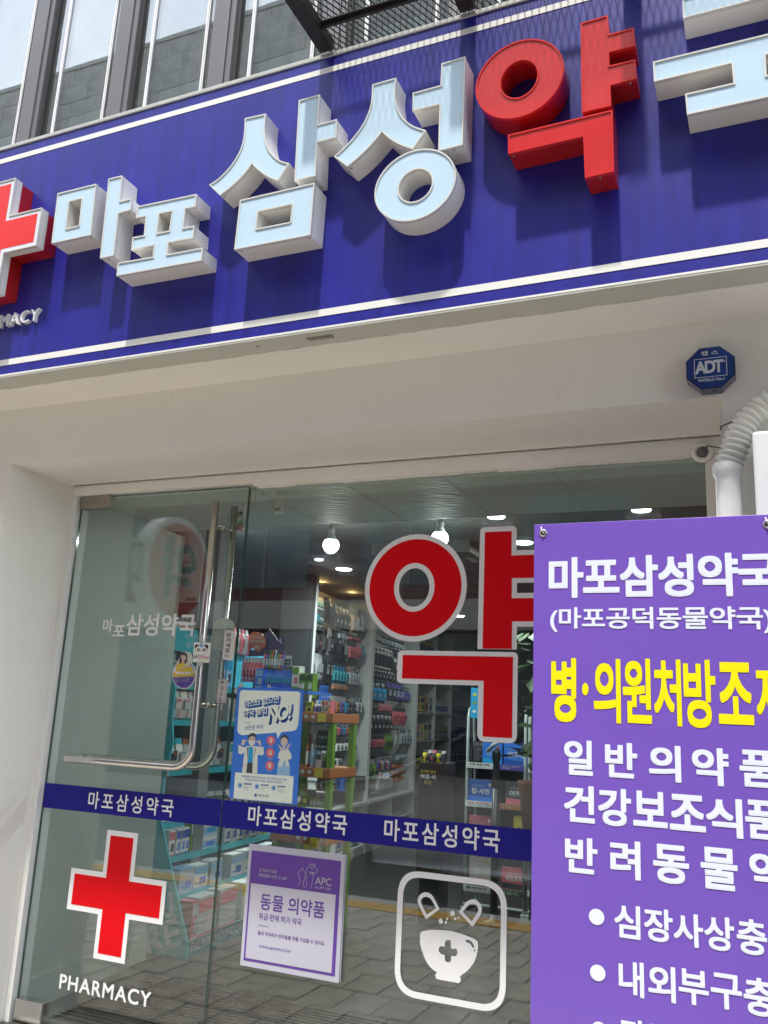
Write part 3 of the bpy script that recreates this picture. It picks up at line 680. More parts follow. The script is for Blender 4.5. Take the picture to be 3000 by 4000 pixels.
tag(G().tube(pp, [.036, .0415, .0405, .0355, .0345, .034, .034], 24).build('drain_pipe', M['pipe'], None, True), 'smooth white taped pipe running down below the corrugated hose', 'pipe')
wbx = onY(2937, 1685, 2.48)
cv = tag(box('duct_cover', wbx.x, wbx.x + .9, 2.48, YW - .001, .25, wbx.z, M['cover'], None, .008), 'white metal cover box right of the pipe behind the purple banner', 'cover box')
cb = [onY(*av(760, 1000), 2.66), onY(*av(660, 1040), 2.67), onY(*av(556, 1085), 2.685), Vector((XR - .004, 2.8, onY(*av(552, 1095), 2.685).z - .03)), onY(*av(425, 1280), 3.055), onY(*av(390, 1330), 3.06)]
tag(G().tube(cb, .0022, 8).build('black_cable', M['black'], None, True), 'thin black cable strung from the hose to the round hole', 'cable')
hc = onY(*av(375, 1345), 3.068)
ho = E('socket_hole', 'rough round plastered hole with a dark cap in the upper corner of the frame', 'hole', hc)
G().lathe([(.038, 0), (.036, -.008), (.022, -.010), (.018, -.002)], (hc.x, 3.069, hc.z), 26, axis='y').build('plaster_ring', M['plaster'], ho, True)
G().lathe([(.018, -.003), (.017, -.010), (.010, -.016), (.002, -.018)], (hc.x, 3.069, hc.z), 22, axis='y').build('cap', mat('dusty_dark_cap', (.16, .15, .16), .4, .4, var=.6, vs=40), ho, True)
tg = tag(box('trunking', XR - .009, XR - .001, 2.70, 2.72, .2, onY(*av(530, 930), 2.7).z, M['plasterw']), 'thin white plastic strip running down the inside corner by the pipe', 'trunking')
# ------------------------------------------------------------------ glass door
dr = E('glass_door', 'frameless glass door with pharmacy lettering, red cross and long steel handles', 'door', (-2.49, YG, ZSILL))
DX0, DX1 = -2.948, -2.027
pn = box('pane', DX0, DX1, YG, YG + .010, ZSILL + .004, ZGT - .002, M['glass'], dr)
g = G(); g.box(DX1 + .0003, DX1 + .0018, YG, YG + .010, ZSILL + .004, ZGT - .002); g.box(DX0 - .002, DX0 - .0003, YG, YG + .01, ZSILL + .004, ZGT - .002); g.box(DX0, DX1, YG, YG + .01, ZGT - .0018, ZGT - .0004)
g.build('pane_edge', M['glassedge'], dr)
def fitting(pts, z, nm):
    P = [onY(*z(*p), YG - .012) for p in pts]; x0 = min(p.x for p in P); x1 = max(p.x for p in P); za = min(p.z for p in P); zb2 = max(p.z for p in P)
    return box('corner_fitting', x0, x1, YG - .016, YG + .026, za, zb2, M['steeld'], dr, .004)
fitting([(178, 1072), (236, 1096)], D, 0)
o = onY(*D(178, 1085), YG - .012); 
fb = onY(*zm(0, 3600, .4219)(385, 820), YG - .016)
box('corner_fitting', DX0, fb.x, YG - .016, YG + .026, ZSILL + .002, ZSILL + .085, M['steel'], dr, .004)
HX, HZ = -2.142, -.232 + H
def handle(Yh, s, ztop):
    R_ = .085; c = Vector((HX - R_, Yh, HZ + R_))
    path = [Vector((HX, Yh, ztop)), Vector((HX, Yh, 1.6)), Vector((HX, Yh, HZ + R_ + .001))] + [c + Vector((R_ * math.cos(t), 0, -R_ * math.sin(t))) for t in [math.pi / 2 * k / 10 for k in range(11)]] + [Vector((-2.6, Yh, HZ)), Vector((-2.775, Yh, HZ))]
    path += [Vector((-2.785, Yh + s * .004, HZ)), Vector((-2.792, Yh + s * .014, HZ)), Vector((-2.795, Yh + s * .03, HZ)), Vector((-2.795, Yh + s * .06, HZ))]
    G().tube(path, .0155, 20).build('handle', M['steel'], dr, True)
handle(3.03, 1, .868 + H); handle(3.176, -1, .876 + H)
for z in (onY(880, 2052, 3.06).z, onY(820, 2755, 3.06).z):
    g = G().tube([(HX, 3.03, z), (HX, 3.099, z)], .0095, 14); g.tube([(HX, 3.111, z), (HX, 3.176, z)], .0095, 14); g.tube([(HX, 3.088, z), (HX, 3.0995, z)], .0125, 16); g.build('standoff', M['steeld'], dr, True)
# decals on the door
YD = YG - .0015
dz1, dz0 = -.346 + H, -.4485 + H
bd = box('vinyl_band', DX0 + .001, DX1 - .001, YG - .0012, YG - .0002, dz0, dz1, M['navy'], dr)
z5 = zm(0, 2400, .60277)
text('마포삼성약국', rc(PY(YG - .0012), z5(575, 1190), z5(1126, 1250), z5(640, 1150), z5(640, 1263)), M['white'], bd, off=.014, sp=1.18)
z2 = zm(450, 2300, .30139)
text('삼성약국', rc(PY(YG), z2(150, 460), z2(1047, 460), z2(330, 325), z2(330, 610)), M['whitel'], dr, off=.02)
text('마', rc(PY(YG), z5(668, 80), z5(732, 80), z5(722, 30), z5(722, 118)), M['whitel'], dr, off=.018)
text('포', rc(PY(YG), z5(733, 100), z5(812, 100), z5(770, 70), z5(770, 142)), M['whitel'], dr, off=.018)
zc_ = zm(0, 3200, .72333)
def cr_shape(name, pts, m, Y): return shape(name, [[zc_(*p) for p in pts]], PY(Y), m, dr, lift=0)
cw_ = xz([(590, 58), (752, 77), (728, 308), (900, 340), (878, 575), (693, 540), (668, 782), (497, 747), (527, 512), (360, 480), (388, 260), (557, 285)], zc_, YG)
# straighten the traced cross into true verticals and levels
def ortho(l):
    a = lambda *i: sum(l[k].x for k in i) / len(i); b = lambda *i: sum(l[k].y for k in i) / len(i)
    x = [a(9, 10), a(0, 11, 7, 8), a(1, 2, 5, 6), a(3, 4)]; z = [b(6, 7), b(4, 5, 8, 9), b(2, 3, 10, 11), b(0, 1)]
    return [(x[1], z[3]), (x[2], z[3]), (x[2], z[2]), (x[3], z[2]), (x[3], z[1]), (x[2], z[1]), (x[2], z[0]), (x[1], z[0]), (x[1], z[1]), (x[0], z[1]), (x[0], z[2]), (x[1], z[2])]
shapew('cross_outline', [ortho(cw_)], YG - .0008, M['white'], dr)
ci = xz([(605, 88), (727, 103), (700, 335), (876, 365), (860, 538), (678, 508), (650, 747), (523, 720), (552, 485), (385, 455), (405, 292), (576, 315)], zc_, YG)
shapew('cross_fill', [ortho(ci)], YG - .0016, M['red'], dr)
z7 = zm(0, 3600, .42194)
text('PHARMACY', rc(PY(YG), z7(553, 560), z7(1400, 700), z7(600, 487), z7(580, 625)), M['white'], dr, off=.018, sp=1.1)
text('⌂ 안전유리\nKS', rc(PY(YG), z5(0, -420), z5(0, -420), z5(0, -420), z5(0, -400)), M['whitel'], dr, off=.0) if False else None
# ------------------------------------------------------------------ fixed shop window
sw = E('shop_window', 'large fixed shop window with a big red Korean letter and navy band', 'window', (-1.1, YG, ZSILL))
SX0, SX1 = -2.021, -.1765
box('pane', SX0, SX1, YG, YG + .010, ZSILL, ZGT - .011, M['glass'], sw)
g = G(); g.box(SX0 - .0018, SX0 - .0003, YG, YG + .01, ZSILL, ZGT - .011); g.build('pane_edge', M['glassedge'], sw)
bd2 = box('vinyl_band', SX0 + .001, SX1 - .001, YG - .0034, YG - .0002, dz0, dz1, M['navy'], sw)
text('마포삼성약국', rc(PY(YG - .0034), D(536, 1765), D(749, 1800), D(728, 1758), D(740, 1804)), M['white'], bd2, off=.016, sp=1.12)
text('마포삼성약국', rc(PY(YG - .0034), D(830, 1795), D(1080, 1830), D(856, 1770), D(856, 1818)), M['white'], bd2, off=.016, sp=1.12)
big = xz([(60, 640), (150, 340), (330, 180), (550, 147), (780, 200), (930, 370), (998, 600), (950, 860), (780, 1060), (500, 1125), (230, 1010), (100, 830)], Zg, YG)
def fe(pts, n=72): return fitell(pts, Zg, YG, n)
def S(name, loops, m, lift): return shapew(name, loops, YG - lift, m, sw)
S('letter_outline', [fe([(60, 640), (150, 340), (330, 180), (550, 147), (780, 200), (930, 370), (998, 600), (950, 860), (780, 1060), (500, 1125), (230, 1010), (100, 830)]), fe([(375, 640), (430, 495), (530, 447), (630, 520), (660, 610), (620, 740), (510, 808), (410, 750)], 48)[::-1]], M['white'], .0006)
S('letter_fill', [fe([(102, 640), (190, 360), (350, 230), (560, 188), (760, 240), (890, 390), (953, 610), (910, 820), (760, 1010), (510, 1080), (270, 985), (140, 820)]), fe([(332, 620), (400, 450), (520, 402), (650, 470), (706, 610), (650, 790), (510, 853), (390, 790)], 48)[::-1]], M['red'], .0014)
gx = lambda l: xz(l, Zg, YG)
def sq(l):                                    # snap nearly level / upright edges of a traced outline
    l = [Vector(p) for p in l]; n = len(l)
    for _ in range(2):
        for i in range(n):
            a, b = l[i], l[(i + 1) % n]; d = b - a
            if abs(d.x) < abs(d.y) * .06: m_ = (a.x + b.x) / 2; a.x = b.x = m_
            elif abs(d.y) < abs(d.x) * .06: m_ = (a.y + b.y) / 2; a.y = b.y = m_
    return l
xa = 1760
S('letter_outline', [roundloop(sq(gx([(1120, 70), (1465, 58), (1466, 280), (xa, 278), (xa, 540 + 450), (1468, 990), (1466, 1200), (1110, 1200)])), [.02, .02, 0, .01, .01, 0, .0, .0]),
    sq(gx([(1468, 582), (1468, 678), (1720, 676), (1720, 583)]))], M['white'], .0008)
S('letter_fill', [sq(gx([(1165, 118), (1418, 105), (1420, 330), (1700, 326), (1700, 538), (1420, 540), (1422, 727), (1700, 727), (1700, 942), (1422, 942), (1422, 1198), (1158, 1194)]))], M['red'], .0016)
S('letter_outline', [roundloop(sq(gx([(362, 1203), (1468, 1234), (1475, 2072), (1102, 2055), (1106, 1538), (360, 1510)])), [.02, .02, .03, .03, 0, .02])], M['white'], .0004)
S('letter_fill', [sq(gx([(412, 1253), (1425, 1272), (1430, 2023), (1155, 2007), (1157, 1493), (405, 1468)]))], M['red'], .0018)
# rounded square pill-and-bowl emblem
L_ = onY(*Zq(236, 700), YG).x; R_2 = onY(*Zq(1252, 900), YG).x; T_ = onY(*Zq(700, 277), YG).z; B_ = onY(*Zq(700, 1475), YG).z
def rr_(x0, x1, z0, z1, r, k=10): return roundloop([(x0, z0), (x1, z0), (x1, z1), (x0, z1)], r, k)
t2 = .0205
emb = S('emblem_frame', [rr_(L_, R_2, B_, T_, .088), rr_(L_ + t2, R_2 - t2, B_ + t2, T_ - t2, .068)[::-1]], M['white'], .0006)
qx = lambda segs, k=4: xz([tuple(p) for p in smoothloop(segs, k)], Zq, YG)
em = lambda nm, loops: shapew(nm, loops, YG - .0006, M['white'], sw)
em('capsule_half', [qx([[(508, 690), (635, 595)], [(635, 595), (590, 510), (565, 470), (530, 445), (490, 440), (455, 460), (432, 500), (435, 545), (460, 600), (508, 690)]]), qx([[(515, 645), (600, 588)], [(600, 588), (565, 520), (540, 492), (510, 482), (475, 492), (462, 525), (475, 565), (515, 645)]])[::-1]])
em('capsule_half', [qx([[(938, 760), (812, 622)], [(812, 622), (850, 570), (890, 525), (940, 505), (990, 525), (1020, 570), (1022, 620), (1000, 670), (938, 760)]]), qx([[(932, 708), (848, 622)], [(848, 622), (890, 570), (930, 545), (970, 555), (990, 590), (985, 625), (932, 708)]])[::-1]])
g = G()
for a, b, c, d in [(753, 635, 22, 26), (645, 707, 21, 25), (702, 686, 8, 12), (692, 717, 11, 15), (778, 684, 12, 14), (808, 676, 8, 12)]:
    g.flat([at(xz([tuple(p) for p in ell(a, b, c, d, 18)], Zq, YG), YG - .0006)], (0, -1, 0))
fixnorm(g.build('powder_dots', M['white'], sw), (0, -1, 0))
em('bowl', [qx([[(455, 825), (462, 808), (500, 795), (560, 787), (700, 793), (800, 813), (900, 848), (965, 878), (988, 908), (985, 980), (965, 1060), (930, 1120), (880, 1175), (825, 1215), (830, 1250), (815, 1278), (780, 1274), (620, 1245), (598, 1225), (595, 1198), (610, 1183), (560, 1145), (510, 1080), (470, 980), (452, 900), (455, 825)]], 3),
    qx([[(683, 943), (682, 905), (695, 885), (715, 880), (738, 890), (742, 960), (780, 958), (798, 980), (795, 1018), (770, 1033), (742, 1028), (740, 1065), (728, 1085), (700, 1085), (682, 1065), (682, 1020), (650, 1012), (626, 985), (630, 950), (650, 938), (683, 943)]], 2)[::-1],
    qx([[(870, 885), (890, 877), (930, 895), (955, 940), (950, 958), (935, 945), (915, 915), (880, 900), (870, 885)]], 2)[::-1],
    xz([tuple(p) for p in ell(957, 977, 9, 10, 12)], Zq, YG)[::-1]])
# ------------------------------------------------------------------ cards and plates on the door
YC = 3.006
def card(name, label, cat, pts, z, Y, m, th=.002, r=.004, outer=None):
    l = xz(pts, z, Y); 
    if area(l) < 0: l = l[::-1]
    l = roundloop(l, r, 4) if r else l
    o = prism(l, Y, Y + th, name, m, None); tag(o, label, cat); return o
k1 = card('pull_sign', 'small white vertical plate lettered PULL with black Korean characters above', 'sign', [(1422, 535), (1556, 543), (1525, 925), (1388, 915)], z2, YG - .004, M['paper'], .0035, .004)
for i, ch in enumerate('당기세요'):
    text(ch, rc(PY(YG - .004), z2(1445 - i * 6, 600 + i * 66), z2(1502 - i * 6, 600 + i * 66), z2(1480, 572 + i * 66), z2(1480, 626 + i * 66)), M['blackp'], k1, off=.016, lift=.0008)
text('PULL', rc(PY(YG - .004), z2(1420, 868), z2(1484, 868), z2(1450, 855), z2(1450, 880)), M['blackp'], k1, off=.005, lift=.0008)
k2 = card('arch_plate', 'plain ivory arch shaped backing plate behind the inner handle', 'plate', [(1272, 778), (1310, 780), (1330, 400), (1542, 450), (1535, 530), (1528, 560), (1420, 560), (1400, 778)], z2, YG + .0105, M['ivory'], .002, .0)
bpy.data.objects.remove(k2, do_unlink=True)
ap = [(1258, 778), (1272, 470)] + [(1272 + (1 - math.cos(t)) * 134, 470 - 88 * math.sin(t)) for t in [math.pi * k / 10 for k in range(1, 10)]] + [(1540, 470), (1520, 778)]
k2 = card('arch_plate', 'plain ivory arch shaped backing plate behind the inner handle', 'plate', ap, z2, YG + .0115, M['ivory'], .002, .0)
k3 = card('pull_plate', 'rounded metallic plate lettered PULL one letter above the other beside the inner handle', 'sign', [(1335, 1158), (1458, 1165), (1430, 1482), (1306, 1472)], z2, YG - .004, M['pull'], .0035, .009)
l = xz([(1341, 1166), (1451, 1172), (1425, 1474), (1313, 1466)], z2, YG - .004); l = l if area(l) > 0 else l[::-1]
l1_ = roundloop(l, .008, 4); l2_ = roundloop(inset(l, .0012), .007, 4)
shapew('border', [l1_, l2_[::-1]], YG - .0045, M['blackp'], k3)
for i, ch in enumerate('PULL'):
    text(ch, rc(PY(YG - .004), z2(1378 - i * 7, 1220 + i * 70), z2(1409 - i * 7, 1220 + i * 70), z2(1390, 1193 + i * 70), z2(1390, 1241 + i * 70)), mat('brown_print', (.06, .02, .02), .5), k3, off=.016, lift=.001)
# panda card taped on the outer handle
k4 = card('panda_card', 'square white card with a panda face taped to the outer handle', 'card', [(1026, 690), (1240, 698), (1216, 958), (1000, 948)], z2, YC, M['paper'], .002, .002)
def pic(parent, z, Y, items):
    for i, (nm, pts, m) in enumerate(items):
        shape(nm, [[z(*p) for p in pts]], PY(Y), m, parent, lift=.0006 + .0003 * i)
E_ = lambda cx, cy, rx, ry, n=20: [tuple(p) for p in ell(cx, cy, rx, ry, n)]
pic(k4, z2, YC, [('ear', E_(1060, 750, 27, 30), M['blackp']), ('ear', E_(1182, 752, 27, 30), M['blackp']), ('head_outline', E_(1118, 795, 79, 66, 30), M['blackp']), ('head', E_(1118, 795, 75, 62, 30), M['paper']),
    ('eye_patch', E_(1082, 790, 20, 23), M['blackp']), ('eye_patch', E_(1155, 790, 20, 23), M['blackp']), ('eye', E_(1087, 786, 9, 11, 12), M['paper']), ('eye', E_(1152, 786, 9, 11, 12), M['paper']),
    ('nose', E_(1119, 800, 8, 5, 10), M['blackp']), ('mouth', [(1095, 818), (1108, 824), (1119, 817), (1130, 824), (1145, 818), (1130, 820), (1119, 813), (1108, 820)], M['dark']), ('headlamp', E_(1120, 735, 26, 26), M['sky_b']), ('lamp_lens', E_(1121, 735, 9, 9, 12), M['pdblue'])])
text('문은', rc(PY(YC), z2(1015, 885), z2(1075, 885), z2(1045, 862), z2(1045, 902)), M['blackp'], k4, off=.01)
text('당겨주세요', rc(PY(YC), z2(1085, 890), z2(1215, 890), z2(1150, 868), z2(1150, 912)), mat('magenta_print', (.65, .08, .3), .5), k4, off=.004)
shape('highlight', [[z2(1085, 920), z2(1210, 926), z2(1209, 934), z2(1085, 928)]], PY(YC), mat('pale_green_print', (.45, .8, .3), .5), k4)
for nm_, pts in (('tape', [(1098, 595), (1150, 597), (1146, 700), (1092, 700)]), ('tape', [(1060, 945), (1135, 948), (1130, 1002), (1056, 998)])):
    shape(nm_, [[z2(*p) for p in pts]], PY(YC - .0015), M['tape'], k4)
# oval pull sign with a figure holding a box
k5p = [(888 + 152 * math.cos(t), 1112 + 187 * math.sin(t)) for t in [math.radians(a) for a in range(-50, 236, 11)]]
k5p += [(808, 960), (828, 905), (848, 850), (880, 822), (915, 815), (960, 820), (985, 850), (990, 900), (985, 955)]
k5 = card('oval_pull_sign', 'oval door sign with a woman in a yellow top above a violet base lettered PULL', 'sign', k5p, z2, YG - .006, M['paper'], .005, 0)
er = lambda rx, ry, a0=0, a1=360, st=10: [(888 + rx * math.cos(math.radians(a)), 1112 + ry * math.sin(math.radians(a))) for a in range(a0, a1 + 1, st)]
pic(k5, z2, YG - .006, [('ring', er(143, 178, -50, 230, 10), M['violet']), ('inner', er(136, 170, -50, 230, 10), M['paper']), ('yellow_band', er(135, 168, -8, 10, 6) + er(135, 168, 170, 188, 6), M['mustard']), ('violet_base', er(135, 168, 8, 172, 8), M['violet']),
    ('hair', [(832, 975), (838, 900), (858, 845), (890, 822), (925, 838), (938, 880), (930, 940), (915, 1010), (896, 985), (850, 990)], M['dark']), ('body', [(790, 1075), (795, 990), (835, 965), (890, 960), (930, 985), (985, 1010), (1010, 1075)], M['mustard']), ('hair', [(832, 975), (838, 900), (858, 850), (870, 900), (862, 960)], M['dark']),
    ('face', E_(892, 890, 32, 42), M['skin']), ('neck', [(870, 925), (905, 925), (905, 962), (866, 962)], M['skin']), ('fringe', [(858, 868), (880, 840), (920, 845), (930, 885), (912, 866), (890, 858)], M['dark']), ('eye', E_(882, 890, 4, 3, 8), M['dark']), ('eye', E_(906, 889, 4, 3, 8), M['dark']), ('lips', E_(896, 915, 9, 4, 10), M['pink']),
    ('box', [(915, 965), (970, 968), (968, 1005), (915, 1003)], M['coat']), ('arm', [(850, 1040), (905, 1008), (965, 1012), (968, 1024), (905, 1025), (868, 1052)], M['skin'])] +
    [('badge', E_(812 + k * 40, 1090 + k * 2, 16, 22, 14), M['paper']) for k in range(5)])
text('당기시오', rc(PY(YG - .006), z2(790, 1180), z2(968, 1185), z2(860, 1150), z2(860, 1210)), M['paper'], k5, off=.03, lift=.0065)
text('당기시오', rc(PY(YG - .006), z2(794, 1180), z2(964, 1185), z2(860, 1154), z2(860, 1206)), M['violet'], k5, off=.008, lift=.0072)
text('PULL', rc(PY(YG - .006), z2(838, 1236), z2(900, 1238), z2(870, 1226), z2(870, 1248)), mat('dark_violet_print', (.03, .02, .12), .5), k5, off=.006, lift=.0065)
# ------------------------------------------------------------------ mask poster
z3 = zm(850, 2600, .27119)
YP = YG - .0011
pp_ = PY(YP)
TLp, TRp, BRp, BLp = pp_(*z3(287, 310)), pp_(*z3(1243, 327)), pp_(*z3(1143, 2012)), pp_(*z3(165, 1910))
g = G().obox(BLp, BRp - BLp, TLp - BLp, Vector((0, .0005, 0)))
po = tag(g.build('mask_poster', M['pblue']), 'blue poster of two pharmacists telling customers NO entry without a mask', 'poster')
sh = lambda nm, pts, m, k: shape(nm, [[z3(*p) for p in pts]], PY(YP), m, po, lift=.0001 * k)
bub = [(345, 352), (1170, 375), (1197, 410), (1165, 850), (1130, 925), (1085, 942), (915, 960), (865, 1055), (848, 965), (350, 1003), (300, 975), (284, 930), (318, 390)]
sh('speech_bubble', bub, M['cream'], 1)
def ptext(s, TL, TR, BL, m, off, k, sp=1.0): return text(s, q3(PY(YP), z3(*TL), z3(*TR), z3(*BL)), m, po, off=off, lift=.0001 * k, sp=sp)
for dx, dy in ((26, 30), (18, 20), (9, 10)):
    ptext('마스크 없으면', (388 + dx, 500 + dy), (888 + dx, 422 + dy), (378 + dx, 610 + dy), M['pdblue'], .055, 2, .92)
    ptext('약국 출입', (368 + dx, 640 + dy), (715 + dx, 590 + dy), (360 + dx, 745 + dy), M['pdblue'], .055, 2, .92)
    ptext('NO!', (738 + dx, 600 + dy), (1075 + dx, 530 + dy), (712 + dx, 838 + dy), M['pdblue'], .06, 2, .92)
ptext('마스크 없으면', (388, 500), (888, 422), (378, 610), M['cream'], .018, 3, .92)
ptext('약국 출입', (368, 640), (715, 590), (360, 745), M['cream'], .018, 3, .92)
ptext('NO!', (738, 600), (1075, 530), (712, 838), M['cream'], .035, 3, .92)
ptext('과태료', (400, 812), (470, 805), (399, 840), mat('dull_red_print', (.35, .05, .04), .5), .005, 2)
ptext('10만원 부과', (398, 865), (660, 845), (394, 932), M['pdblue'], .012, 2)
g = G()
for k in range(22):
    y = 415 + k * 21.5; a = onY(*z3(1195 - k * 1.6, y), YP); b = onY(*z3(1172 - k * 1.6, y + 26), YP); w = Vector((0, 0, .0007)); g.add([a, b, b + w, a + w], [(0, 1, 2, 3)])
g.v = [v + Vector((0, -.0004, 0)) for v in g.v]; fixnorm(g.build('hatching', M['pdblue'], po), (0, -1, 0))
def man():
    c = [('coat', [(378, 1180), (300, 1140), (298, 1265), (345, 1280), (385, 1250), (350, 1545), (570, 1555), (580, 1280), (640, 1295), (668, 1270), (660, 1170), (540, 1160), (430, 1155)], M['coat']),
         ('shirt', [(452, 1165), (512, 1165), (505, 1400), (430, 1400)], M['cyan']), ('trousers', [(428, 1395), (505, 1400), (500, 1550), (412, 1545)], M['dark']),
         ('hand', [(340, 1140), (350, 1085), (378, 1052), (385, 1070), (430, 1078), (432, 1090), (395, 1095), (380, 1150)], M['skin']), ('hand', [(630, 1150), (622, 1090), (605, 1062), (598, 1080), (552, 1088), (552, 1100), (580, 1108), (598, 1150)], M['skin']),
         ('neck', [(468, 1140), (512, 1140), (508, 1175), (470, 1175)], M['skin']), ('head', E_(492, 1070, 52, 75, 24), M['skin']), ('hair', [(440, 1070), (438, 1010), (470, 978), (520, 968), (545, 985), (555, 1030), (552, 1065), (540, 1030), (500, 1018), (460, 1030), (448, 1065)], M['dark']),
         ('mask', [(446, 1088), (490, 1078), (545, 1090), (530, 1135), (492, 1155), (455, 1132)], M['coat']), ('eye', E_(475, 1068, 4, 9, 8), M['dark']), ('eye', E_(515, 1068, 4, 9, 8), M['dark'])]
    c += [('brow', [(462, 1042), (484, 1050), (483, 1055), (461, 1047)], M['dark']), ('brow', [(505, 1052), (528, 1044), (529, 1049), (506, 1057)], M['dark']), ('pocket', [(355, 1425), (392, 1428), (388, 1433), (360, 1430), (352, 1500), (348, 1500)], M['dark']), ('lapel', [(425, 1180), (445, 1175), (432, 1330), (428, 1330)], M['dark']), ('lapel', [(545, 1180), (552, 1190), (520, 1330), (514, 1330)], M['dark'])]
    c += [('skirt', [(880, 1360), (1010, 1370), (1040, 1470), (1038, 1588), (855, 1580), (862, 1450)], M['sky_b']), ('jacket', [(920, 1215), (885, 1245), (868, 1330), (900, 1350), (870, 1445), (925, 1458), (955, 1370), (985, 1372), (982, 1455), (1040, 1445), (1015, 1360), (1062, 1340), (1066, 1290), (1035, 1225), (990, 1210)], M['coat']),
          ('arm', [(895, 1270), (1010, 1200), (1030, 1222), (905, 1340), (880, 1330)], M['coat']), ('arm', [(935, 1200), (1060, 1310), (1040, 1345), (1000, 1330), (915, 1225)], M['coat']), ('hand', [(865, 1132), (930, 1180), (940, 1225), (910, 1222), (890, 1180)], M['skin']), ('hand', [(1055, 1118), (1020, 1140), (985, 1195), (985, 1215), (1010, 1210), (1035, 1170)], M['skin']),
          ('neck', [(945, 1160), (975, 1160), (978, 1200), (940, 1200)], M['skin']), ('bun', E_(962, 1002, 20, 14, 14), M['dark']), ('hair', E_(962, 1070, 60, 72, 24), M['dark']), ('face', E_(960, 1090, 50, 74, 24), M['skin']), ('parting', [(912, 1060), (930, 1025), (962, 1012), (998, 1028), (1010, 1065), (990, 1050), (962, 1030), (932, 1048)], M['dark']), ('eye', E_(943, 1096, 4, 9, 8), M['dark']), ('eye', E_(984, 1098, 4, 9, 8), M['dark']), ('lips', E_(962, 1136, 12, 2.5, 8), M['dark'])]
    for cx, cy in ((770, 1078), (760, 1255), (752, 1440)):
        c += [('warning_disc', E_(cx, cy, 62, 68, 26), M['pink']), ('face_icon', E_(cx, cy - 4, 27, 38, 16), mat('pale_pink_print', (.8, .45, .42), .5)), ('mask_icon', E_(cx, cy + 22, 15, 12, 12), M['coat'])]
    for i, (nm, pts, m) in enumerate(c):
        sh(nm, pts, m, 1.0 + (i % 40) * .12)
man()
for s_, y, x in (('노마스크', 1152, 732), ('코스크', 1330, 727), ('턱스크', 1512, 716)): ptext(s_, (x, y), (x + 62, y + 3), (x, y + 20), M['coat'], .01, 8)
sh('notice_panel', [(258, 1538), (1085, 1592), (1098, 1600), (1072, 1988), (228, 1912), (255, 1545)], M['cream'], 9)
ptext('감염병예방법 제49조에 따라 마스크를 착용하지 않은 사람이', (345, 1575), (1005, 1630), (343, 1610), M['pdblue'], .008, 11)
ptext('약국을 출입 할 경우 과태료 10만원이 부과됩니다.', (395, 1622), (945, 1668), (392, 1658), M['pdblue'], .008, 11)
for k, (x, y) in enumerate(((322, 1725), (566, 1742), (808, 1762))):
    sh('icon_disc', E_(x, y, 34, 42, 20), M['sky_b'], 10); sh('icon', E_(x + 4, y, 16, 18, 6), M['pdblue'], 11)
    sh('pill_bar', [(x + 58, y - 35), (x + 172, y - 27), (x + 172, y - 5), (x + 57, y - 13)], M['pdblue'], 10)
    ptext(('착용가능마스크', '착용불가마스크', '착용 예외')[k], (x + 66, y - 32), (x + 162, y - 24), (x + 66, y - 16), M['coat'], .0, 12)
    ptext(('보건용 KF-94, KF-80\n용(KF-AD)\n용 마스크', '마스크, 스카프,\n마스크', '24개 의 유아\n장애인, 기 으로\n마스크 착용시 이 분')[k], (x + 56, y + 5), (x + 178, y + 14), (x + 54, y + 62 - (k == 1) * 20), M['dark'], .0, 11)
ptext('대한약사회', (582, 1848), (735, 1862), (580, 1892), M['dark'], .01, 11)
sh('logo_flower', E_(550, 1868, 22, 25, 6), M['violet'], 11)
for i, pts in enumerate(([(230, 365), (340, 240), (378, 290), (265, 412)], [(705, 312), (737, 265), (780, 316)], [(1135, 300), (1180, 250), (1240, 330)], [(100, 1800), (150, 1770), (190, 1830), (170, 1900)], [(150, 1420), (178, 1362), (205, 1420)], [(1145, 1900), (1180, 1870), (1210, 1930), (1150, 1985)])):
    shape('tape', [[z3(*p) for p in pts]], PY(YP + .0004), M['tape'], po, lift=0)
# ------------------------------------------------------------------ animal medicine notice board
z6 = zm(900, 3250, .30139)
YA = YG - .014
pa = PY(YA)
tl, tr, bl = pa(*z6(250, 150)), pa(*z6(1488, 298)), pa(*z6(118, 1720)); br = pa(*z6(1405, 1968))
ax0, ax1 = (tl.x + bl.x) / 2, (tr.x + br.x) / 2; az0, az1 = (bl.z + br.z) / 2, (tl.z + tr.z) / 2
nb_ = tag(box('notice_board', ax0, ax1, YA, YA + .006, az0, az1, M['apcw'], None, .001), 'white and violet animal medicine notice board stuck low on the window', 'notice')
box('backing', ax0 + .002, ax1 + .003, YA + .0065, YA + .0125, az0 + .003, az1 - .002, M['apcw'], nb_)
U_ = lambda x, y: onY(*z6(x, y), YA)
fx0 = U_(240, 1000).x; fx1 = U_(1385, 1100).x; fz1 = U_(800, 300).z; fz0 = U_(760, 1765).z; hz0 = U_(800, 735).z
fx0 = ax0 + .014; fx1 = ax1 - .016
shapew('violet_panel', [[(fx0, fz0), (fx1, fz0), (fx1, fz1), (fx0, fz1)]], YA - .0008, M['apcp'], nb_)
shapew('white_panel', [[(fx0 + .008, fz0 + .009), (fx1 - .014, fz0 + .009), (fx1 - .014, hz0), (fx0 + .008, hz0)]], YA - .0014, M['apcw'], nb_)
at_ = lambda s, L, R, T, B, m, off, sp=1.0: text(s, rc(pa, z6(*L), z6(*R), z6(*T), z6(*B)), m, nb_, off=off, lift=.0022, sp=sp)
at_('또 하나의 가족!', (375, 500), (603, 500), (480, 480), (480, 528), M['apcw'], .006)
at_('반려동물의 모든 것- APC', (372, 570), (742, 600), (560, 555), (560, 603), M['apcw'], .006)
at_('APC', (1103, 640), (1312, 650), (1200, 590), (1200, 688), M['apcw'], .004)
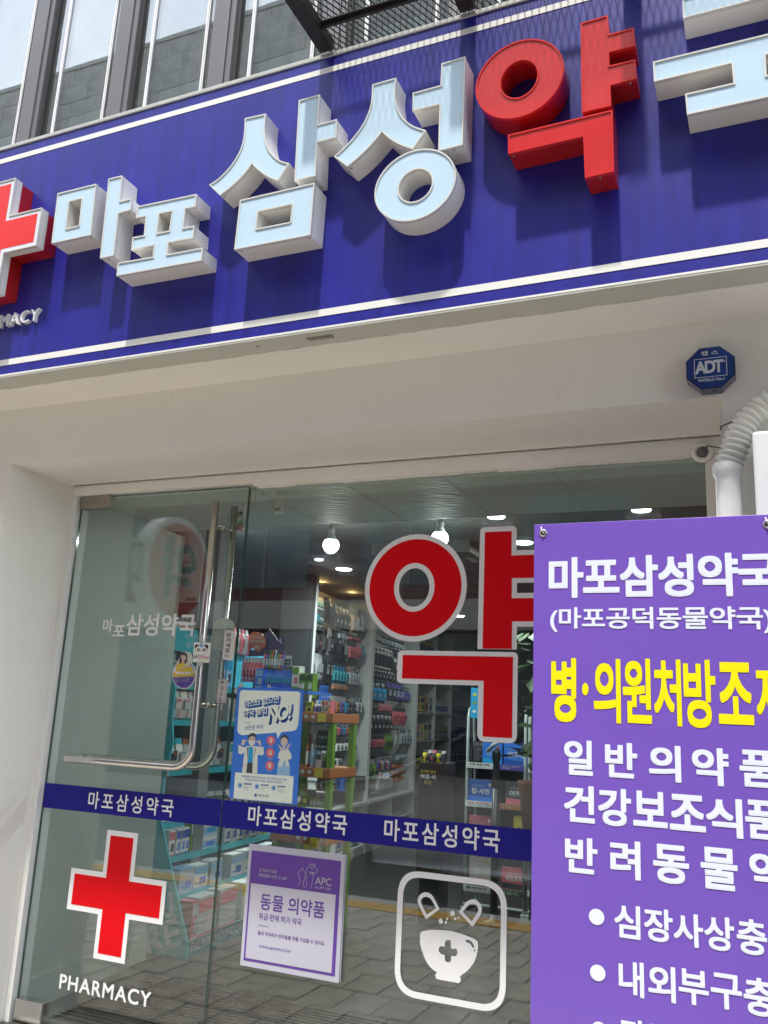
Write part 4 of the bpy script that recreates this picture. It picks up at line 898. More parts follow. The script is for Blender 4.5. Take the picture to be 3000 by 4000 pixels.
at_('ALL PET CARE', (1103, 720), (1305, 740), (1200, 712), (1200, 742), M['apcw'], .008)
at_('동물 의약품', (390, 920), (1225, 1000), (480, 800), (480, 1015), M['apcp'], .0125)
at_('취급·판매 허가 약국', (372, 1100), (925, 1160), (440, 1050), (440, 1140), M['apcp'], .004)
at_('동네 약국에서 반려동물 약을 구입할 수 있어요.', (358, 1310), (1230, 1430), (480, 1295), (480, 1350), M['apcp'], .002)
at_('www.apcare.co.kr', (372, 1480), (790, 1530), (500, 1468), (500, 1530), M['violet'], -.001)
rl = onY(*z6(362, 1204), YA); r2 = onY(*z6(498, 1222), YA)
shapew('rule', [[(rl.x, rl.z - .001), (r2.x, rl.z - .001), (r2.x, rl.z + .0004), (rl.x, rl.z + .0004)]], YA - .0022, M['apcp'], nb_)
def strokes(lines, z, Y, w, m, parent, name='line_drawing'):
    g = G()
    for ln_ in lines:
        P = [onY(*z(*p), Y) for p in [tuple(q) for q in smoothloop([ln_], 4)] + [ln_[-1]]]
        g.tube(P, w, 5)
    return g.build(name, m, parent)
strokes([[(885, 695), (905, 625), (888, 600), (895, 560), (878, 545), (882, 520), (905, 500), (935, 465), (945, 490), (975, 550), (990, 640), (985, 700), (965, 712), (945, 690), (950, 640), (975, 560), (1000, 460), (1050, 413), (1090, 425), (1110, 470), (1130, 490), (1122, 520), (1100, 535), (1060, 525)], [(1035, 440), (1045, 470), (1062, 472), (1088, 440), (1050, 425)], [(1035, 510), (1035, 545), (1078, 520), (1078, 550), (1035, 520)], [(1075, 545), (1065, 620), (1050, 722)]], z6, YA - .0016, .0009, M['apcw'], nb_)
# ------------------------------------------------------------------ purple banner
YB = 2.2
b0 = onY(2087, 2049, YB); bx0 = b0.x; bz1 = b0.z
ban = E('purple_banner', 'large purple pharmacy banner with white and yellow Korean print and metal eyelets', 'banner', (bx0 + .5, YB, .2))
box('panel', bx0, bx0 + 1.05, YB, YB + .005, .15, bz1, M['purple'], ban, .001)
g = G()
for x in (bx0 + .02, bx0 + 1.03): g.tube([(x, YB + .02, 0.02), (x, YB + .02, bz1 - .01)], .012, 10)
g.tube([(bx0 + .02, YB + .02, .3), (bx0 + 1.03, YB + .02, .3)], .01, 10); g.tube([(bx0 + .02, YB + .02, bz1 - .03), (bx0 + 1.03, YB + .02, bz1 - .03)], .01, 10)
g.build('frame', M['rackw'], ban)
for x, y in (onY(2122, 2083, YB), ) and [(onY(2122, 2083, YB).x, onY(2122, 2083, YB).z), (onY(2998, 2038, YB).x, onY(2122, 2083, YB).z), (bx0 + .52 + .49, onY(2122, 2083, YB).z)]:
    ey = G().lathe([(.0105, 0), (.0105, -.0015), (.0085, -.003), (.0062, -.0022), (.006, .001)], (x, YB, y), 22, axis='y').build('eyelet', M['steel'], ban, True)
    G().lathe([(.0059, -.0005), (.0058, -.0009)], (x, YB, y), 16, axis='y').build('eyelet_hole', M['dark'], ey)
    G().tube([(x + .002, YB - .002, y), (x - .002, YB - .010, y + .006), (x - .004, YB - .006, y + .016)], .0016, 8).build('cable_tie', M['ivory'], ey)
zB1 = zm(1500, 1200, .90416); zB2 = zm(2050, 2500, .57264); zB3 = zm(2050, 3300, .57264)
def bt(s, L, R, T, B, off, fit=None, m='bwhite', sp=1.0, name='lettering'):
    return text(s, rc(PY(YB), L, R, T, B), M[m], ban, name, off, lift=.0012, fit=fit, sp=sp, res=5)
bt('마포삼성약국', zB1(712, 1160), zB1(1338, 1160), zB1(815, 1080), zB1(815, 1256), .031, '마포삼성', sp=.97)
bt('(마포공덕동물약국)', zB1(718, 1350), zB1(1400, 1350), zB1(730, 1297), zB1(740, 1404), .020, '(마포공덕동물', sp=.98)
bt('병', zB2(180, 330), zB2(352, 330), zB2(260, 122), zB2(260, 560), .036, m='byellow')
shape('lettering', [[zB2(*p) for p in E_(413, 335, 22, 43, 20)]], PY(YB), M['byellow'], ban, lift=.0012)
for ch, L, R, T, B in (('의', 470, 655, 126, 570), ('원', 668, 864, 124, 572), ('처', 880, 1068, 130, 590), ('방', 1084, 1303, 132, 605), ('조', 1317, 1556, 150, 580), ('제', 1576, 1790, 160, 600)):
    bt(ch, zB2(L, 350), zB2(R, 350), zB2((L + R) / 2, T + 2), zB2((L + R) / 2, B - 4), .027, m='byellow')
for ch, L, R, T, B in (('일', 268, 465, 683, 922), ('반', 548, 768, 700, 940), ('의', 845, 1065, 718, 967), ('약', 1140, 1390, 735, 992), ('품', 1462, 1730, 752, 1005)):
    bt(ch, zB2(L, 810), zB2(R, 830), zB2((L + R) / 2, T), zB2((L + R) / 2, B), .030)
for ch, L, R, T, B in (('건', 268, 478, 992, 1244), ('강', 500, 726, 1012, 1270), ('보', 738, 972, 1032, 1275), ('조', 985, 1230, 1055, 1302), ('식', 1232, 1482, 1078, 1345), ('품', 1498, 1770, 1095, 1360)):
    bt(ch, zB2(L, 1100), zB2(R, 1120), zB2((L + R) / 2, T), zB2((L + R) / 2, B), .030)
for ch, L, R, T, B in (('반', 275, 497, -50, 194), ('려', 583, 790, -30, 233), ('동', 875, 1120, 0, 266), ('물', 1198, 1450, 20, 306), ('약', 1530, 1790, 50, 330)):
    bt(ch, zB3(L, 100), zB3(R, 120), zB3((L + R) / 2, T), zB3((L + R) / 2, B), .030)
for s, pts in (('심장사상충', ((612, 1, 660, 410, 638), (815, 0, 1012, 435, 662), (1015, 0, 1218, 468, 695), (1225, 0, 1430, 488, 722), (1445, 0, 1652, 508, 750))),
               ('내외부구충', ((637, 0, 808, 792, 1033), (835, 0, 1020, 822, 1066), (1040, 0, 1242, 850, 1090), (1255, 0, 1465, 878, 1120), (1475, 0, 1690, 905, 1165)))):
    for ch, q in zip(s, pts):
        L, R_x = q[0], (q[2] if q[1] != 1 else 790); T, B = q[3], q[4]
        bt(ch, zB3(L, 600), zB3(R_x, 620), zB3((L + R_x) / 2, T), zB3((L + R_x) / 2, B), .024)
for cx_, cy_ in ((490, 491), (498, 873), (508, 1262)):
    c_ = onY(*zB3(cx_, cy_), YB); r_ = (onY(*zB3(cx_ + 53, cy_), YB) - onY(*zB3(cx_ - 53, cy_), YB)).x / 2
    shapew('bullet', [ell(c_.x, c_.z, r_, r_ * .98, 32)], YB - .0012, M['bwhite'], ban)
for i, ch in enumerate('관절영양'):
    L = 645 + i * 205; bt(ch, zB3(L, 1200), zB3(L + 180, 1200), zB3(L + 90, 1190 + i * 32), zB3(L + 90, 1420 + i * 32), .024)
# ------------------------------------------------------------------ projecting round sign (seen mirrored in the door)
rs_ = E('round_projecting_sign', 'round white and red double sided projecting sign mirrored in the glass door', 'sign', (-3.27, 1.9, 2.17))
RC = Vector((-3.27, 1.90, .815 + H))
def discX(r, x0, x1, name, m, parent):
    g = G(); n = 48
    V = [Vector((x, RC.y + r * math.cos(2 * math.pi * k / n), RC.z + r * math.sin(2 * math.pi * k / n))) for x in (x0, x1) for k in range(n)]
    g.add(V, [tuple(range(n)), tuple(range(2 * n - 1, n - 1, -1))] + [(k, n + k, n + (k + 1) % n, (k + 1) % n) for k in range(n)]); return g.build(name, m, parent)
discX(.32, -3.37, -3.272, 'casing', M['plasterw'], rs_); dd = discX(.285, -3.2715, -3.268, 'face', mat('faded_red_film', (.55, .10, .09), .5), rs_)
v, f = textmesh('약', .03); x0, x1 = min(p.x for p in v), max(p.x for p in v); y0, y1 = min(p.y for p in v), max(p.y for p in v)
MO('lettering', [Vector((-3.2665, RC.y - .17 + .34 * (1 - (p.x - x0) / (x1 - x0)), RC.z - .19 + .38 * (p.y - y0) / (y1 - y0))) for p in v], f, M['white'], rs_) if False else MO('lettering', [Vector((-3.2665, RC.y - .17 + .34 * ((p.x - x0) / (x1 - x0)), RC.z - .19 + .38 * (p.y - y0) / (y1 - y0))) for p in v], f, M['white'], rs_)
G().tube([(-3.32, 2.2, RC.z + .1), (-3.32, 2.69, RC.z + .1)], .02, 10).build('arm', M['steeld'], rs_)
G().tube([(-3.32, 2.2, RC.z - .1), (-3.32, 2.69, RC.z - .1)], .02, 10).build('arm', M['steeld'], rs_)
# ------------------------------------------------------------------ bell and sensors
zl = zm(850, 1850, .18083)
be = E('door_bell', 'small copper bell with brass charm and chain hanging from the inner door handle', 'bell', onY(*zl(480, 1210), 3.20))
bc = onY(*zl(482, 1215), 3.20); s_ = .001
G().lathe([(.0155, 0), (.0165, .001), (.0145, .008), (.0125, .024), (.009, .033), (.003, .036)], bc, 22).build('bell_body', M['copper'], be, True)
G().tube([onY(*zl(430, 1150), 3.185), onY(*zl(500, 1090), 3.185), onY(*zl(525, 960), 3.19), onY(*zl(500, 860), 3.195)], .0009, 6).build('cord', M['black'], be)
G().tube([onY(*zl(250, 870), 3.16), onY(*zl(215, 940), 3.158), onY(*zl(225, 1050), 3.158)], .0011, 6).build('cord', M['black'], be)
ch = G()
for k in range(10): ch.lathe([(.0006, -.0022), (.0018, 0), (.0006, .0022)], onY(*zl(422 - k * 2, 1215 + k * 27), 3.20), 8)
ch.build('chain', M['wood'], be); G().lathe([(.001, -.008), (.004, -.004), (.003, .004), (.001, .008)], onY(*zl(402, 1520), 3.20), 10).build('clapper_tag', M['wood'], be)
st = [onY(*zl(cx + r * math.cos(a), cy + r * math.sin(a)), 3.196) for cx, cy in ((500, 850),) for k in range(10) for r, a in ((62 if k % 2 == 0 else 24, math.pi * k / 5 - .3),)]
g = G(); n = 10; g.v += st + [p + Vector((0, .002, 0)) for p in st]
for t in tessellate_polygon([st]): g.f += [tuple(t), tuple(i + n for i in t[::-1])]; g.m += [0, 0]
g.f += [(i, (i + 1) % n, n + (i + 1) % n, n + i) for i in range(n)]; g.m += [0] * n; g.build('star_charm', M['black'], be)
fl = G()
for a in range(0, 360, 40): fl.tube([onY(*zl(455, 880), 3.194), onY(*zl(455 + 50 * math.cos(math.radians(a)), 880 + 85 * math.sin(math.radians(a))), 3.19)], [.0026, .0012], 6)
fl.build('brass_charm', M['brass'], be)
sr = E('motion_sensor', 'ivory dome motion sensor with a long label plate under the porch ceiling', 'sensor', onY(*zl(1290, 300), 3.35))
c_ = onY(*zl(1260, 400), 3.3); 
G().lathe([(.001, -.03), (.015, -.026), (.026, -.008), (.028, .012), (.034, .018), (.034, .022)], (c_.x, 3.3, c_.z), 22).build('dome', M['ivory'], sr, True)
box('mount', c_.x - .035, c_.x + .045, 3.28, 3.35, c_.z + .022, c_.z + .03, M['ivory'], sr)
a = onY(*zl(1260, 520), 3.28); b = onY(*zl(1480, 500), 3.28); c2 = onY(*zl(1330, 890), 3.28)
pl_ = box('label_plate', a.x, b.x - .002, 3.27, 3.285, c2.z, a.z + .01, M['ivory'], sr, .006)
text('AUTOMATIC DOOR\nS/N 20418 KOREA\n4.5V  MADE', rc(PY(3.268), zl(1240, 760), zl(1340, 760), zl(1300, 738), zl(1300, 800)), M['dark'], pl_, off=0) if False else None
g = G(); 
for k in range(4): p = onY(*zl(1242, 742 + k * 17), 3.268); g.box(p.x, p.x + (.022 if k else .03), 3.2685, 3.2692, p.z - .0012, p.z)
g.build('printed_lines', M['dark'], pl_)
a = onY(*zl(708, 370), 3.125); b = onY(*zl(800, 670), 3.125)
ds = tag(box('door_contact', a.x, b.x, 3.115, 3.135, b.z, a.z, M['ivory'], None, .003), 'slim ivory contact switch at the top edge of the fixed window', 'sensor')
G().tube([(b.x, 3.125, (a.z + b.z) / 2), (b.x + .02, 3.13, (a.z + b.z) / 2 + .002), (b.x + .035, 3.14, (a.z + b.z) / 2 + .012)], .0013, 6).build('cable', M['ivory'], ds)
a = onY(*zl(590, 650), 3.115); b = onY(*zl(660, 985), 3.115)
tag(box('door_magnet', a.x, b.x, 3.1115, 3.122, b.z, a.z, M['ivory'], None, .003), 'slim ivory magnet on the upper corner of the glass door', 'sensor')
# ------------------------------------------------------------------ lamps
def bulb(px, py, Yb, lit, label, grp='round bulbs hanging from the shop ceiling'):
    c = onY(px, py, Yb); b = E('bulb_lamp', label, 'lamp', (c.x, c.y, c.z), grp)
    G().lathe([(.002, -.05), (.018, -.047), (.034, -.036), (.046, -.016), (.049, 0), (.046, .016), (.039, .030)], c, 24).build('globe', M['glow'], b, True)
    G().lathe([(.039, .0305), (.030, .045), (.022, .058), (.021, .062)], c, 24).build('bulb_neck', M['bulbn'], b, True)
    G().lathe([(.021, .0625), (.0215, .10), (.018, .118), (.006, .122), (.006, 2.502 - c.z)], c, 20).build('socket', M['bulbn'], b, True)
    ld = bpy.data.lights.new('bulb_light', 'POINT'); ld.energy = lit; ld.shadow_soft_size = .06; ld.color = (.95, 1, .97)
    lo = bpy.data.objects.new('bulb_light', ld); COL.objects.link(lo); lo.parent = b; lo.location = (0, -.0, -.09)
bulb(1293, 2130, 4.6, 1.5, 'round lit bulb hanging left of the big red letter')
bulb(1718, 2103, 4.6, 1.5, 'round lit bulb partly behind the top of the big red ring')
bulb(842, 2145, 4.6, 1.7, 'round lit bulb seen through the door behind the handles')
for (x, y, rxx, lb) in ((1938, 2018, 1, 'flat lit ceiling light above the big red upright stroke'), (2046, 2119, 1, 'flat lit ceiling light right of the big red upright stroke'), (2505, 1991, 1, 'flat lit ceiling light near the right end of the window'), (1790, 2406, .7, 'tiny far ceiling light at the lower right rim of the big red ring'), (1246, 2185, .5, 'small far ceiling light left of the round bulb'), (1343, 2223, .95, 'wide ceiling light just below the left round bulb')):
    c = onZ(x, y, 2.492); t = E('ceiling_light', lb, 'lamp', c, 'round ceiling lights')
    rr2 = 62 / F * c.y * .62 * rxx
    G().lathe([(rr2 * 1.1, .009), (rr2 * 1.1, .003), (rr2, .0)], c, 26).build('housing', M['bulbn'], t); G().lathe([(rr2 * .96, -.001), (rr2 * .9, -.006)], c, 26).build('lens', M['glowd'], t)
    ld = bpy.data.lights.new('ceiling_light_source', 'AREA'); ld.energy = 4.5 if y < 2150 else (9 if y < 2300 else 3); ld.shape = 'DISK'; ld.size = .2; ld.color = (.93, .98, 1)
    lo = bpy.data.objects.new('ceiling_light_source', ld); COL.objects.link(lo); lo.parent = t; lo.location = (0, 0, -.03)
tag(box('ceiling_detector', onZ(1815, 2160, 2.5).x, onZ(1840, 2160, 2.5).x, onZ(1828, 2188, 2.49).y, onZ(1828, 2160, 2.49).y, 2.47, 2.5, M['ivory'], None, .004), 'small ivory box on the ceiling between the big red ring and upright stroke', 'detector')
#@@SHOP
# ================================================================== goods
def basis(n): n = Vector(n).normalized(); x = n.cross(Vector((0, 0, 1))); return x, n
_PK = {}
def pack(kind, cols):
    k = (kind,) + tuple(cols)
    if k in _PK: return _PK[k]
    g = G(); ms = [M[c] for c in cols]
    if kind == 'bag':                         # pouch with header, bulging body and a label
        z = [0, .04, .5, .8, .82, 1]; w = [.5, .48, .46, .47, .46, .46]; d = [.25, .7, 1, .45, .35, .25]; mm = [0, 0, 0, 1, 1]
        for i in range(5):
            v = []
            for t in (i, i + 1):
                v += [(-w[t], 0, z[t]), (w[t], 0, z[t]), (w[t], d[t] * .5, z[t]), (.0, d[t], z[t]), (-w[t], d[t] * .5, z[t])]
            g.add(v, [(a, (a + 1) % 5, 5 + (a + 1) % 5, 5 + a) for a in range(5)], mm[i])
        g.add([(-.46, 0, 1), (.46, 0, 1), (.46, .12, 1), (0, .25, 1), (-.46, .12, 1)], [(0, 1, 2, 3, 4)], 1)
        g.add([(-.3, .92, .3), (.3, .92, .3), (.3, 1.0, .62), (-.3, 1.0, .62)], [(3, 2, 1, 0)], 2)
        g.add([(-.34, .78, .12), (-.02, .9, .12), (-.02, .93, .2), (-.34, .82, .2)], [(3, 2, 1, 0)], 1); g.add([(-.2, 1.02, .5), (.2, 1.02, .5), (.2, 1.02, .56), (-.2, 1.02, .56)], [(3, 2, 1, 0)], 1)
    elif kind == 'box':
        g.box(-.49, .49, 0, 1, 0, 1, 0)
        g.add([(-.47, 1.01, .62), (.47, 1.01, .62), (.47, 1.01, .93), (-.47, 1.01, .93)], [(3, 2, 1, 0)], 1)
        g.add([(-.36, 1.01, .2), (.1, 1.01, .2), (.1, 1.01, .5), (-.36, 1.01, .5)], [(3, 2, 1, 0)], 2)
        g.add([(-.49, 1.01, .0), (.49, 1.01, .0), (.49, 1.01, .08), (-.49, 1.01, .08)], [(3, 2, 1, 0)], 1)
        g.add([(.15, 1.012, .25), (.4, 1.012, .25), (.4, 1.012, .29), (.15, 1.012, .29)], [(3, 2, 1, 0)], 2)
    elif kind == 'bottle':
        g.v = []; pr = [(.42, 0), (.45, .02), (.45, .62), (.40, .70), (.2, .76), (.2, .80)]
        def L(pr, m):
            n = 12; b = len(g.v); g.v += [Vector((r * math.cos(2 * math.pi * k / n), .5 + r * math.sin(2 * math.pi * k / n), h)) for r, h in pr for k in range(n)]
            for i in range(len(pr) - 1):
                for k in range(n): a = b + i * n + k; c = b + i * n + (k + 1) % n; g.f.append((a, c, c + n, a + n)); g.m.append(m)
            g.f.append(tuple(b + (len(pr) - 1) * n + k for k in range(n))); g.m.append(m)
        L(pr, 0); L([(.26, .80), (.26, .97), (.2, 1)], 1); L([(.462, .16), (.462, .52)], 2)
    elif kind == 'card':                      # hook card: printed backing with a blister
        g.box(-.49, .49, 0, .12, 0, 1, 0); g.box(-.40, .30, .121, .14, .80, .93, 1); g.box(-.40, .1, .121, .14, .735, .765, 1)
        g.add([(-.2, 1.01, .3), (.2, 1.01, .3), (.2, 1.01, .42), (-.2, 1.01, .42)], [(3, 2, 1, 0)], 1)
        z = [(.10, .3), (.16, .9), (.6, 1), (.70, .3)]
        for i in range(3):
            (z0, d0), (z1, d1) = z[i], z[i + 1]; g.add([(-.36, d0, z0), (.36, d0, z0), (.36, d1, z1), (-.36, d1, z1), (-.38, .12, z0), (.38, .12, z0), (.38, .12, z1), (-.38, .12, z1)], [(3, 2, 1, 0), (0, 4, 7, 3), (1, 2, 6, 5)], 2)
    me = bpy.data.meshes.new('goods_' + kind); me.from_pydata([tuple(v) for v in g.v], [], g.f)
    for m in ms: me.materials.append(m)
    me.polygons.foreach_set('material_index', g.m); me.update(); _PK[k] = me; return me
ORD = 'first second third fourth fifth sixth seventh eighth ninth tenth eleventh twelfth'.split()
def nth(label, i, n): return label if n < 2 else label + ', %s from left' % ORD[i]
CATS = {'bag': 'pouch', 'box': 'box', 'bottle': 'bottle', 'card': 'blister pack'}
def put(kind, cols, c, n, w, d, h, label, group=None, name=None, lean=0):
    """one piece of goods, base centre of its FRONT at c"""
    x, nn = basis(n); o = link(name or {'bag': 'pouch', 'box': 'carton', 'bottle': 'bottle', 'card': 'blister_pack'}[kind], pack(kind, cols))
    b = Vector(c) - nn * d
    R_ = Matrix((x, nn, Vector((0, 0, 1)))).transposed().to_4x4()
    o.matrix_world = Matrix.Translation(b) @ R_ @ Matrix.Rotation(lean, 4, 'Z') @ Matrix.Diagonal((w, d, h, 1))
    return tag(o, label, CATS[kind], group)
def row(pr, n, x0, x1, y0, y1, cnt, kind, cols, d, label, gap=.06, jit=.02, lean=0, xr=None, sink=0, name=None):
    """cnt pieces side by side between photo columns x0..x1; y0/y1 top and bottom at column x0"""
    P = pr(x0, y1); Q = pr(x1, y1); T = pr(x0, y0); n = Vector(n).normalized()
    P0 = Vector((P.x, P.y, 0)); Q0 = Vector((Q.x, Q.y, 0)); out = []
    w = (Q0 - P0).length / cnt
    for i in range(cnt):
        c = P0.lerp(Q0, (i + .5) / cnt); hj = 1 + random.uniform(-jit, jit)
        cc = cols[i % len(cols)] if isinstance(cols[0], tuple) else cols
        out.append(put(kind, cc, Vector((c.x, c.y, P.z + random.uniform(-jit, jit) * .02)) - n * sink, n, w * (1 - gap), d, (T.z - P.z) * hj, nth(label, i, cnt), label if cnt > 1 else None, name, lean + random.uniform(-.06, .06)))
    return out

# ------------------------------------------------------------------ wall of hook shelves running back along the left
GA, GB = -2.848, -.1064
Zh = zm(1150, 2200, .40676)
gn = Vector((1, .1064, 0)).normalized()
gp = lambda x, y: onL(*Zh(x, y), GA, GB)
def gbox(name, Y0, Y1, d0, d1, z0, z1, m, parent):
    a = Vector((GA + GB * Y0, Y0, z0)) - gn * d0; u = Vector((GA + GB * Y1, Y1, z0)) - gn * d0 - a
    return G().obox(a, u, Vector((0, 0, z1 - z0)), -gn * (d1 - d0)).build(name, m, parent)
yA, yB, yC, yD, yE, yF = gp(200, 600).y, gp(752, 1000).y, gp(1180, 1200).y, gp(1357, 1300).y, gp(1512, 1300).y, gp(1720, 1400).y
ztop = gp(205, 75).z
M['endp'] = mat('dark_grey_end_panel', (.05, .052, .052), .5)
def unit(label, Y0, Y1, zt):
    u = E('shelf_unit', label, 'shelf', (GA + GB * Y0, Y0, FL))
    gbox('back_panel', Y0 + .02, Y1 - .02, .30, .33, FL, zt, M['peg'], u)
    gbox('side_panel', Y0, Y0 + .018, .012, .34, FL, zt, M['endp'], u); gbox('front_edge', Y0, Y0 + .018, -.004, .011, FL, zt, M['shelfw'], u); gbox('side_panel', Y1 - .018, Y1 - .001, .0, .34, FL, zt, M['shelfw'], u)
    gbox('canopy', Y0 + .019, Y1 - .019, .0, .29, zt - .02, zt, M['shelfw'], u)
    gbox('plinth', Y0 + .02, Y1 - .02, .0, .29, FL, FL + .08, M['shelfw'], u)
    return u
zb1 = gp(400, 2290).z
u1 = unit('nearest tall white hook shelf unit with masks and black packs under warm spots', yA, yB, ztop)
gbox('shelf', yA + .02, yB - .02, -.02, .29, .52, .545, M['shelfw'], u1); gbox('divider', (yA + yB) / 2, (yA + yB) / 2 + .018, .0, .29, FL + .09, .519, M['shelfw'], u1)
u2 = unit('second tall white hook shelf unit with insoles, socks and toothbrushes', yB + .02, yC, ztop)
gbox('shelf', yB + .04, yC - .02, -.02, .29, .52, .545, M['shelfw'], u2); gbox('divider', (yC + yB) / 2, (yC + yB) / 2 + .018, .0, .29, FL + .09, .519, M['shelfw'], u2); gbox('shelf', yB + .04, yC - .02, .0, .29, .28, .30, M['shelfw'], u2)
u3 = unit('far white pigeonhole shelf unit with medicine cartons left of the tube rack', yC + .02, yF, ztop)
for yy in (yD, yE): gbox('divider', yy, yy + .02, .0, .29, FL + .09, ztop - .03, M['shelfw'], u3)
zs = [gp(1195, q).z for q in (830, 1130, 1430, 1700, 1960, 2200)]
for z in zs: gbox('shelf', yC + .04, yF - .02, .005, .289, z - .018, z, M['shelfw'], u3)
for px in ((262, 153), (555, 257)):
    r_ = ray(*Zh(*px)); t_ = (ztop - .022 - EYE) / r_.z; c = Vector((r_.x * t_, r_.y * t_, ztop - .0225))
    s = G().lathe([(.045, 0), (.045, -.006), (.034, -.008)], c, 20).build('spot_ring', M['shelfw'], u1); G().lathe([(.032, -.0085), (.03, -.011)], c, 18).build('spot_lens', M['gloww'], s)
    ld = bpy.data.lights.new('warm_spot_light', 'POINT'); ld.energy = .8; ld.shadow_soft_size = .04; ld.color = (1, .62, .25)
    lo = bpy.data.objects.new('warm_spot_light', ld); COL.objects.link(lo); lo.parent = s; lo.location = (0, 0, -.03)
hk = G().tube([(0, 0, 0), (0, .24, 0), (0, .27, .015)], .003, 5); hm = bpy.data.meshes.new('hook'); hm.from_pydata([tuple(v) for v in hk.v], [], hk.f); hm.materials.append(M['hook'])
hx, hn = basis(gn); HR = Matrix((hx, hn, Vector((0, 0, 1)))).transposed().to_4x4()
def hooks(u, pts, z):
    for p in pts:
        o = link('hook', hm, u); b = Vector((p.x, p.y, z)) - gn * .295; o.matrix_basis = Matrix.Translation(b - wpos(u)) @ HR
def R1(u, x0, x1, y0, y1, n, kind, cols, d, label, hang=True, **k):
    o = row(gp, gn, x0, x1, y0, y1, n, kind, cols, d, label, sink=.035 if hang else .01, **k)
    if hang: hooks(u, [q.matrix_world.translation for q in o], gp(x0, y0).z - .012)
    return o
R1(u1, 197, 360, 275, 545, 1, 'bag', ('teal', 'cream', 'black'), .05, 'teal and silver mask pouch at the top near corner of the first hook shelf')
R1(u1, 364, 428, 320, 560, 1, 'bag', ('black', 'dark', 'black'), .06, 'glossy black mask pouch just right of the teal one')
R1(u1, 430, 575, 375, 640, 4, 'card', ('black', 'paper', 'dark'), .03, 'narrow black white logo pack on top hooks of the first shelf')
R1(u1, 590, 665, 398, 680, 1, 'card', ('greyprint', 'paper', 'skin'), .04, 'grey knee support pack on the top hooks of the first shelf')
R1(u1, 667, 712, 440, 590, 1, 'box', ('black', 'dark', 'dark'), .10, 'black carton at the far top of the first hook shelf')
R1(u1, 648, 706, 592, 645, 1, 'box', ('paper', 'dark', 'greyprint'), .10, 'small white carton below the black one on the first hook shelf')
R1(u1, 185, 425, 565, 840, 4, 'card', [('greyprint', 'cream', 'black'), ('black', 'pink', 'black'), ('dark', 'black', 'black'), ('greyprint', 'paper', 'dark')], .035, 'slim dark sleeve pack with pale print on the second hook row', lean=.15)
R1(u1, 430, 560, 640, 950, 2, 'bag', [('black', 'dark', 'dark'), ('black', 'greyprint', 'greyprint')], .04, 'long black pouch reaching below the second hook row')
R1(u1, 566, 640, 735, 925, 5, 'card', ('dark', 'dark', 'pink'), .03, 'thin dark red and grey card on the third hook row')
R1(u1, 648, 706, 740, 920, 3, 'card', [('pink', 'greyprint', 'pink'), ('skin', 'greyprint', 'pink'), ('sky_b', 'greyprint', 'cyan')], .035, 'small bright pink or blue card on the third hook row')
R1(u1, 168, 230, 865, 1110, 3, 'card', ('greyprint', 'black', 'dark'), .03, 'slim grey and black card beside the large grey mask pouch')
R1(u1, 235, 328, 860, 1120, 1, 'bag', ('greyprint', 'greyprint', 'peg'), .04, 'large pale grey mask pouch in the middle of the first hook shelf')
R1(u1, 335, 412, 860, 1150, 2, 'bag', ('black', 'dark', 'greyprint'), .04, 'black pouch right of the large grey mask pouch')
R1(u1, 416, 560, 975, 1145, 5, 'card', ('cyan', 'dark', 'teal'), .04, 'blue and black eye care card in the fourth hook row')
R1(u1, 566, 668, 985, 1190, 4, 'card', [('orange', 'greyprint', 'greyprint'), ('greyprint', 'pink', 'greyprint'), ('greyprint', 'dark', 'greyprint'), ('dark', 'greyprint', 'greyprint')], .04, 'clear blister with white and coral print in the fourth hook row')
R1(u1, 162, 208, 1030, 1120, 1, 'card', ('violet', 'paper', 'paper'), .03, 'small violet and white card at the near edge of the first hook shelf')
R1(u1, 162, 210, 1130, 1290, 2, 'card', [('greyprint', 'blackp', 'pink'), ('black', 'paper', 'pink')], .03, 'black and pink card low at the near edge of first shelf')
R1(u1, 228, 275, 1150, 1300, 1, 'bag', ('lime', 'lime', 'dark'), .03, 'lime green pouch on the fifth hook row')
R1(u1, 290, 372, 1165, 1500, 4, 'card', ('pblue', 'pdblue', 'pdblue'), .03, 'tall blue sleeve hanging on the fifth hook row')
R1(u1, 380, 430, 1270, 1500, 2, 'bag', ('lime', 'greyprint', 'dark'), .03, 'narrow green and grey pouch beside the tall blue sleeves')
R1(u1, 440, 632, 1275, 1455, 5, 'card', [('greyprint', 'skin', 'orange'), ('greyprint', 'skin', 'violet'), ('greyprint', 'skin', 'cyan'), ('dark', 'skin', 'dark'), ('greyprint', 'skin', 'dark')], .04, 'clear brush blister with a coloured base on the fifth hook row')
R1(u1, 350, 428, 1545, 1850, 1, 'bag', ('greyprint', 'sky_b', 'paper'), .05, 'long white and blue pouch on the sixth hook row')
R1(u1, 432, 605, 1540, 1670, 7, 'card', [('dark', 'greyprint', 'orange'), ('greyprint', 'dark', 'pink'), ('dark', 'greyprint', 'violet'), ('dark', 'greyprint', 'cyan')], .03, 'narrow toothbrush card in several colours on the sixth hook row')
R1(u1, 440, 640, 1700, 1825, 6, 'card', ('peg', 'dark', 'paper'), .04, 'white roll of tape on a card on the lowest hook row')
R1(u1, 195, 330, 555, 640, 4, 'card', ('dark', 'greyprint', 'black'), .03, 'dark header card under the teal mask pouch')
R1(u1, 470, 560, 640, 730, 3, 'card', ('black', 'paper', 'greyprint'), .05, 'small black and white blister behind the long black pouches')
R1(u1, 585, 690, 690, 735, 5, 'card', ('dark', 'greyprint', 'pink'), .05, 'tiny dark card above the third hook row')
R1(u1, 420, 560, 1150, 1215, 6, 'card', ('skin', 'greyprint', 'orange'), .03, 'dull coral card below the blue eye care cards')
R1(u1, 640, 700, 1290, 1450, 2, 'card', ('greyprint', 'dark', 'greyprint'), .03, 'pale blister at the far end of the fifth hook row')
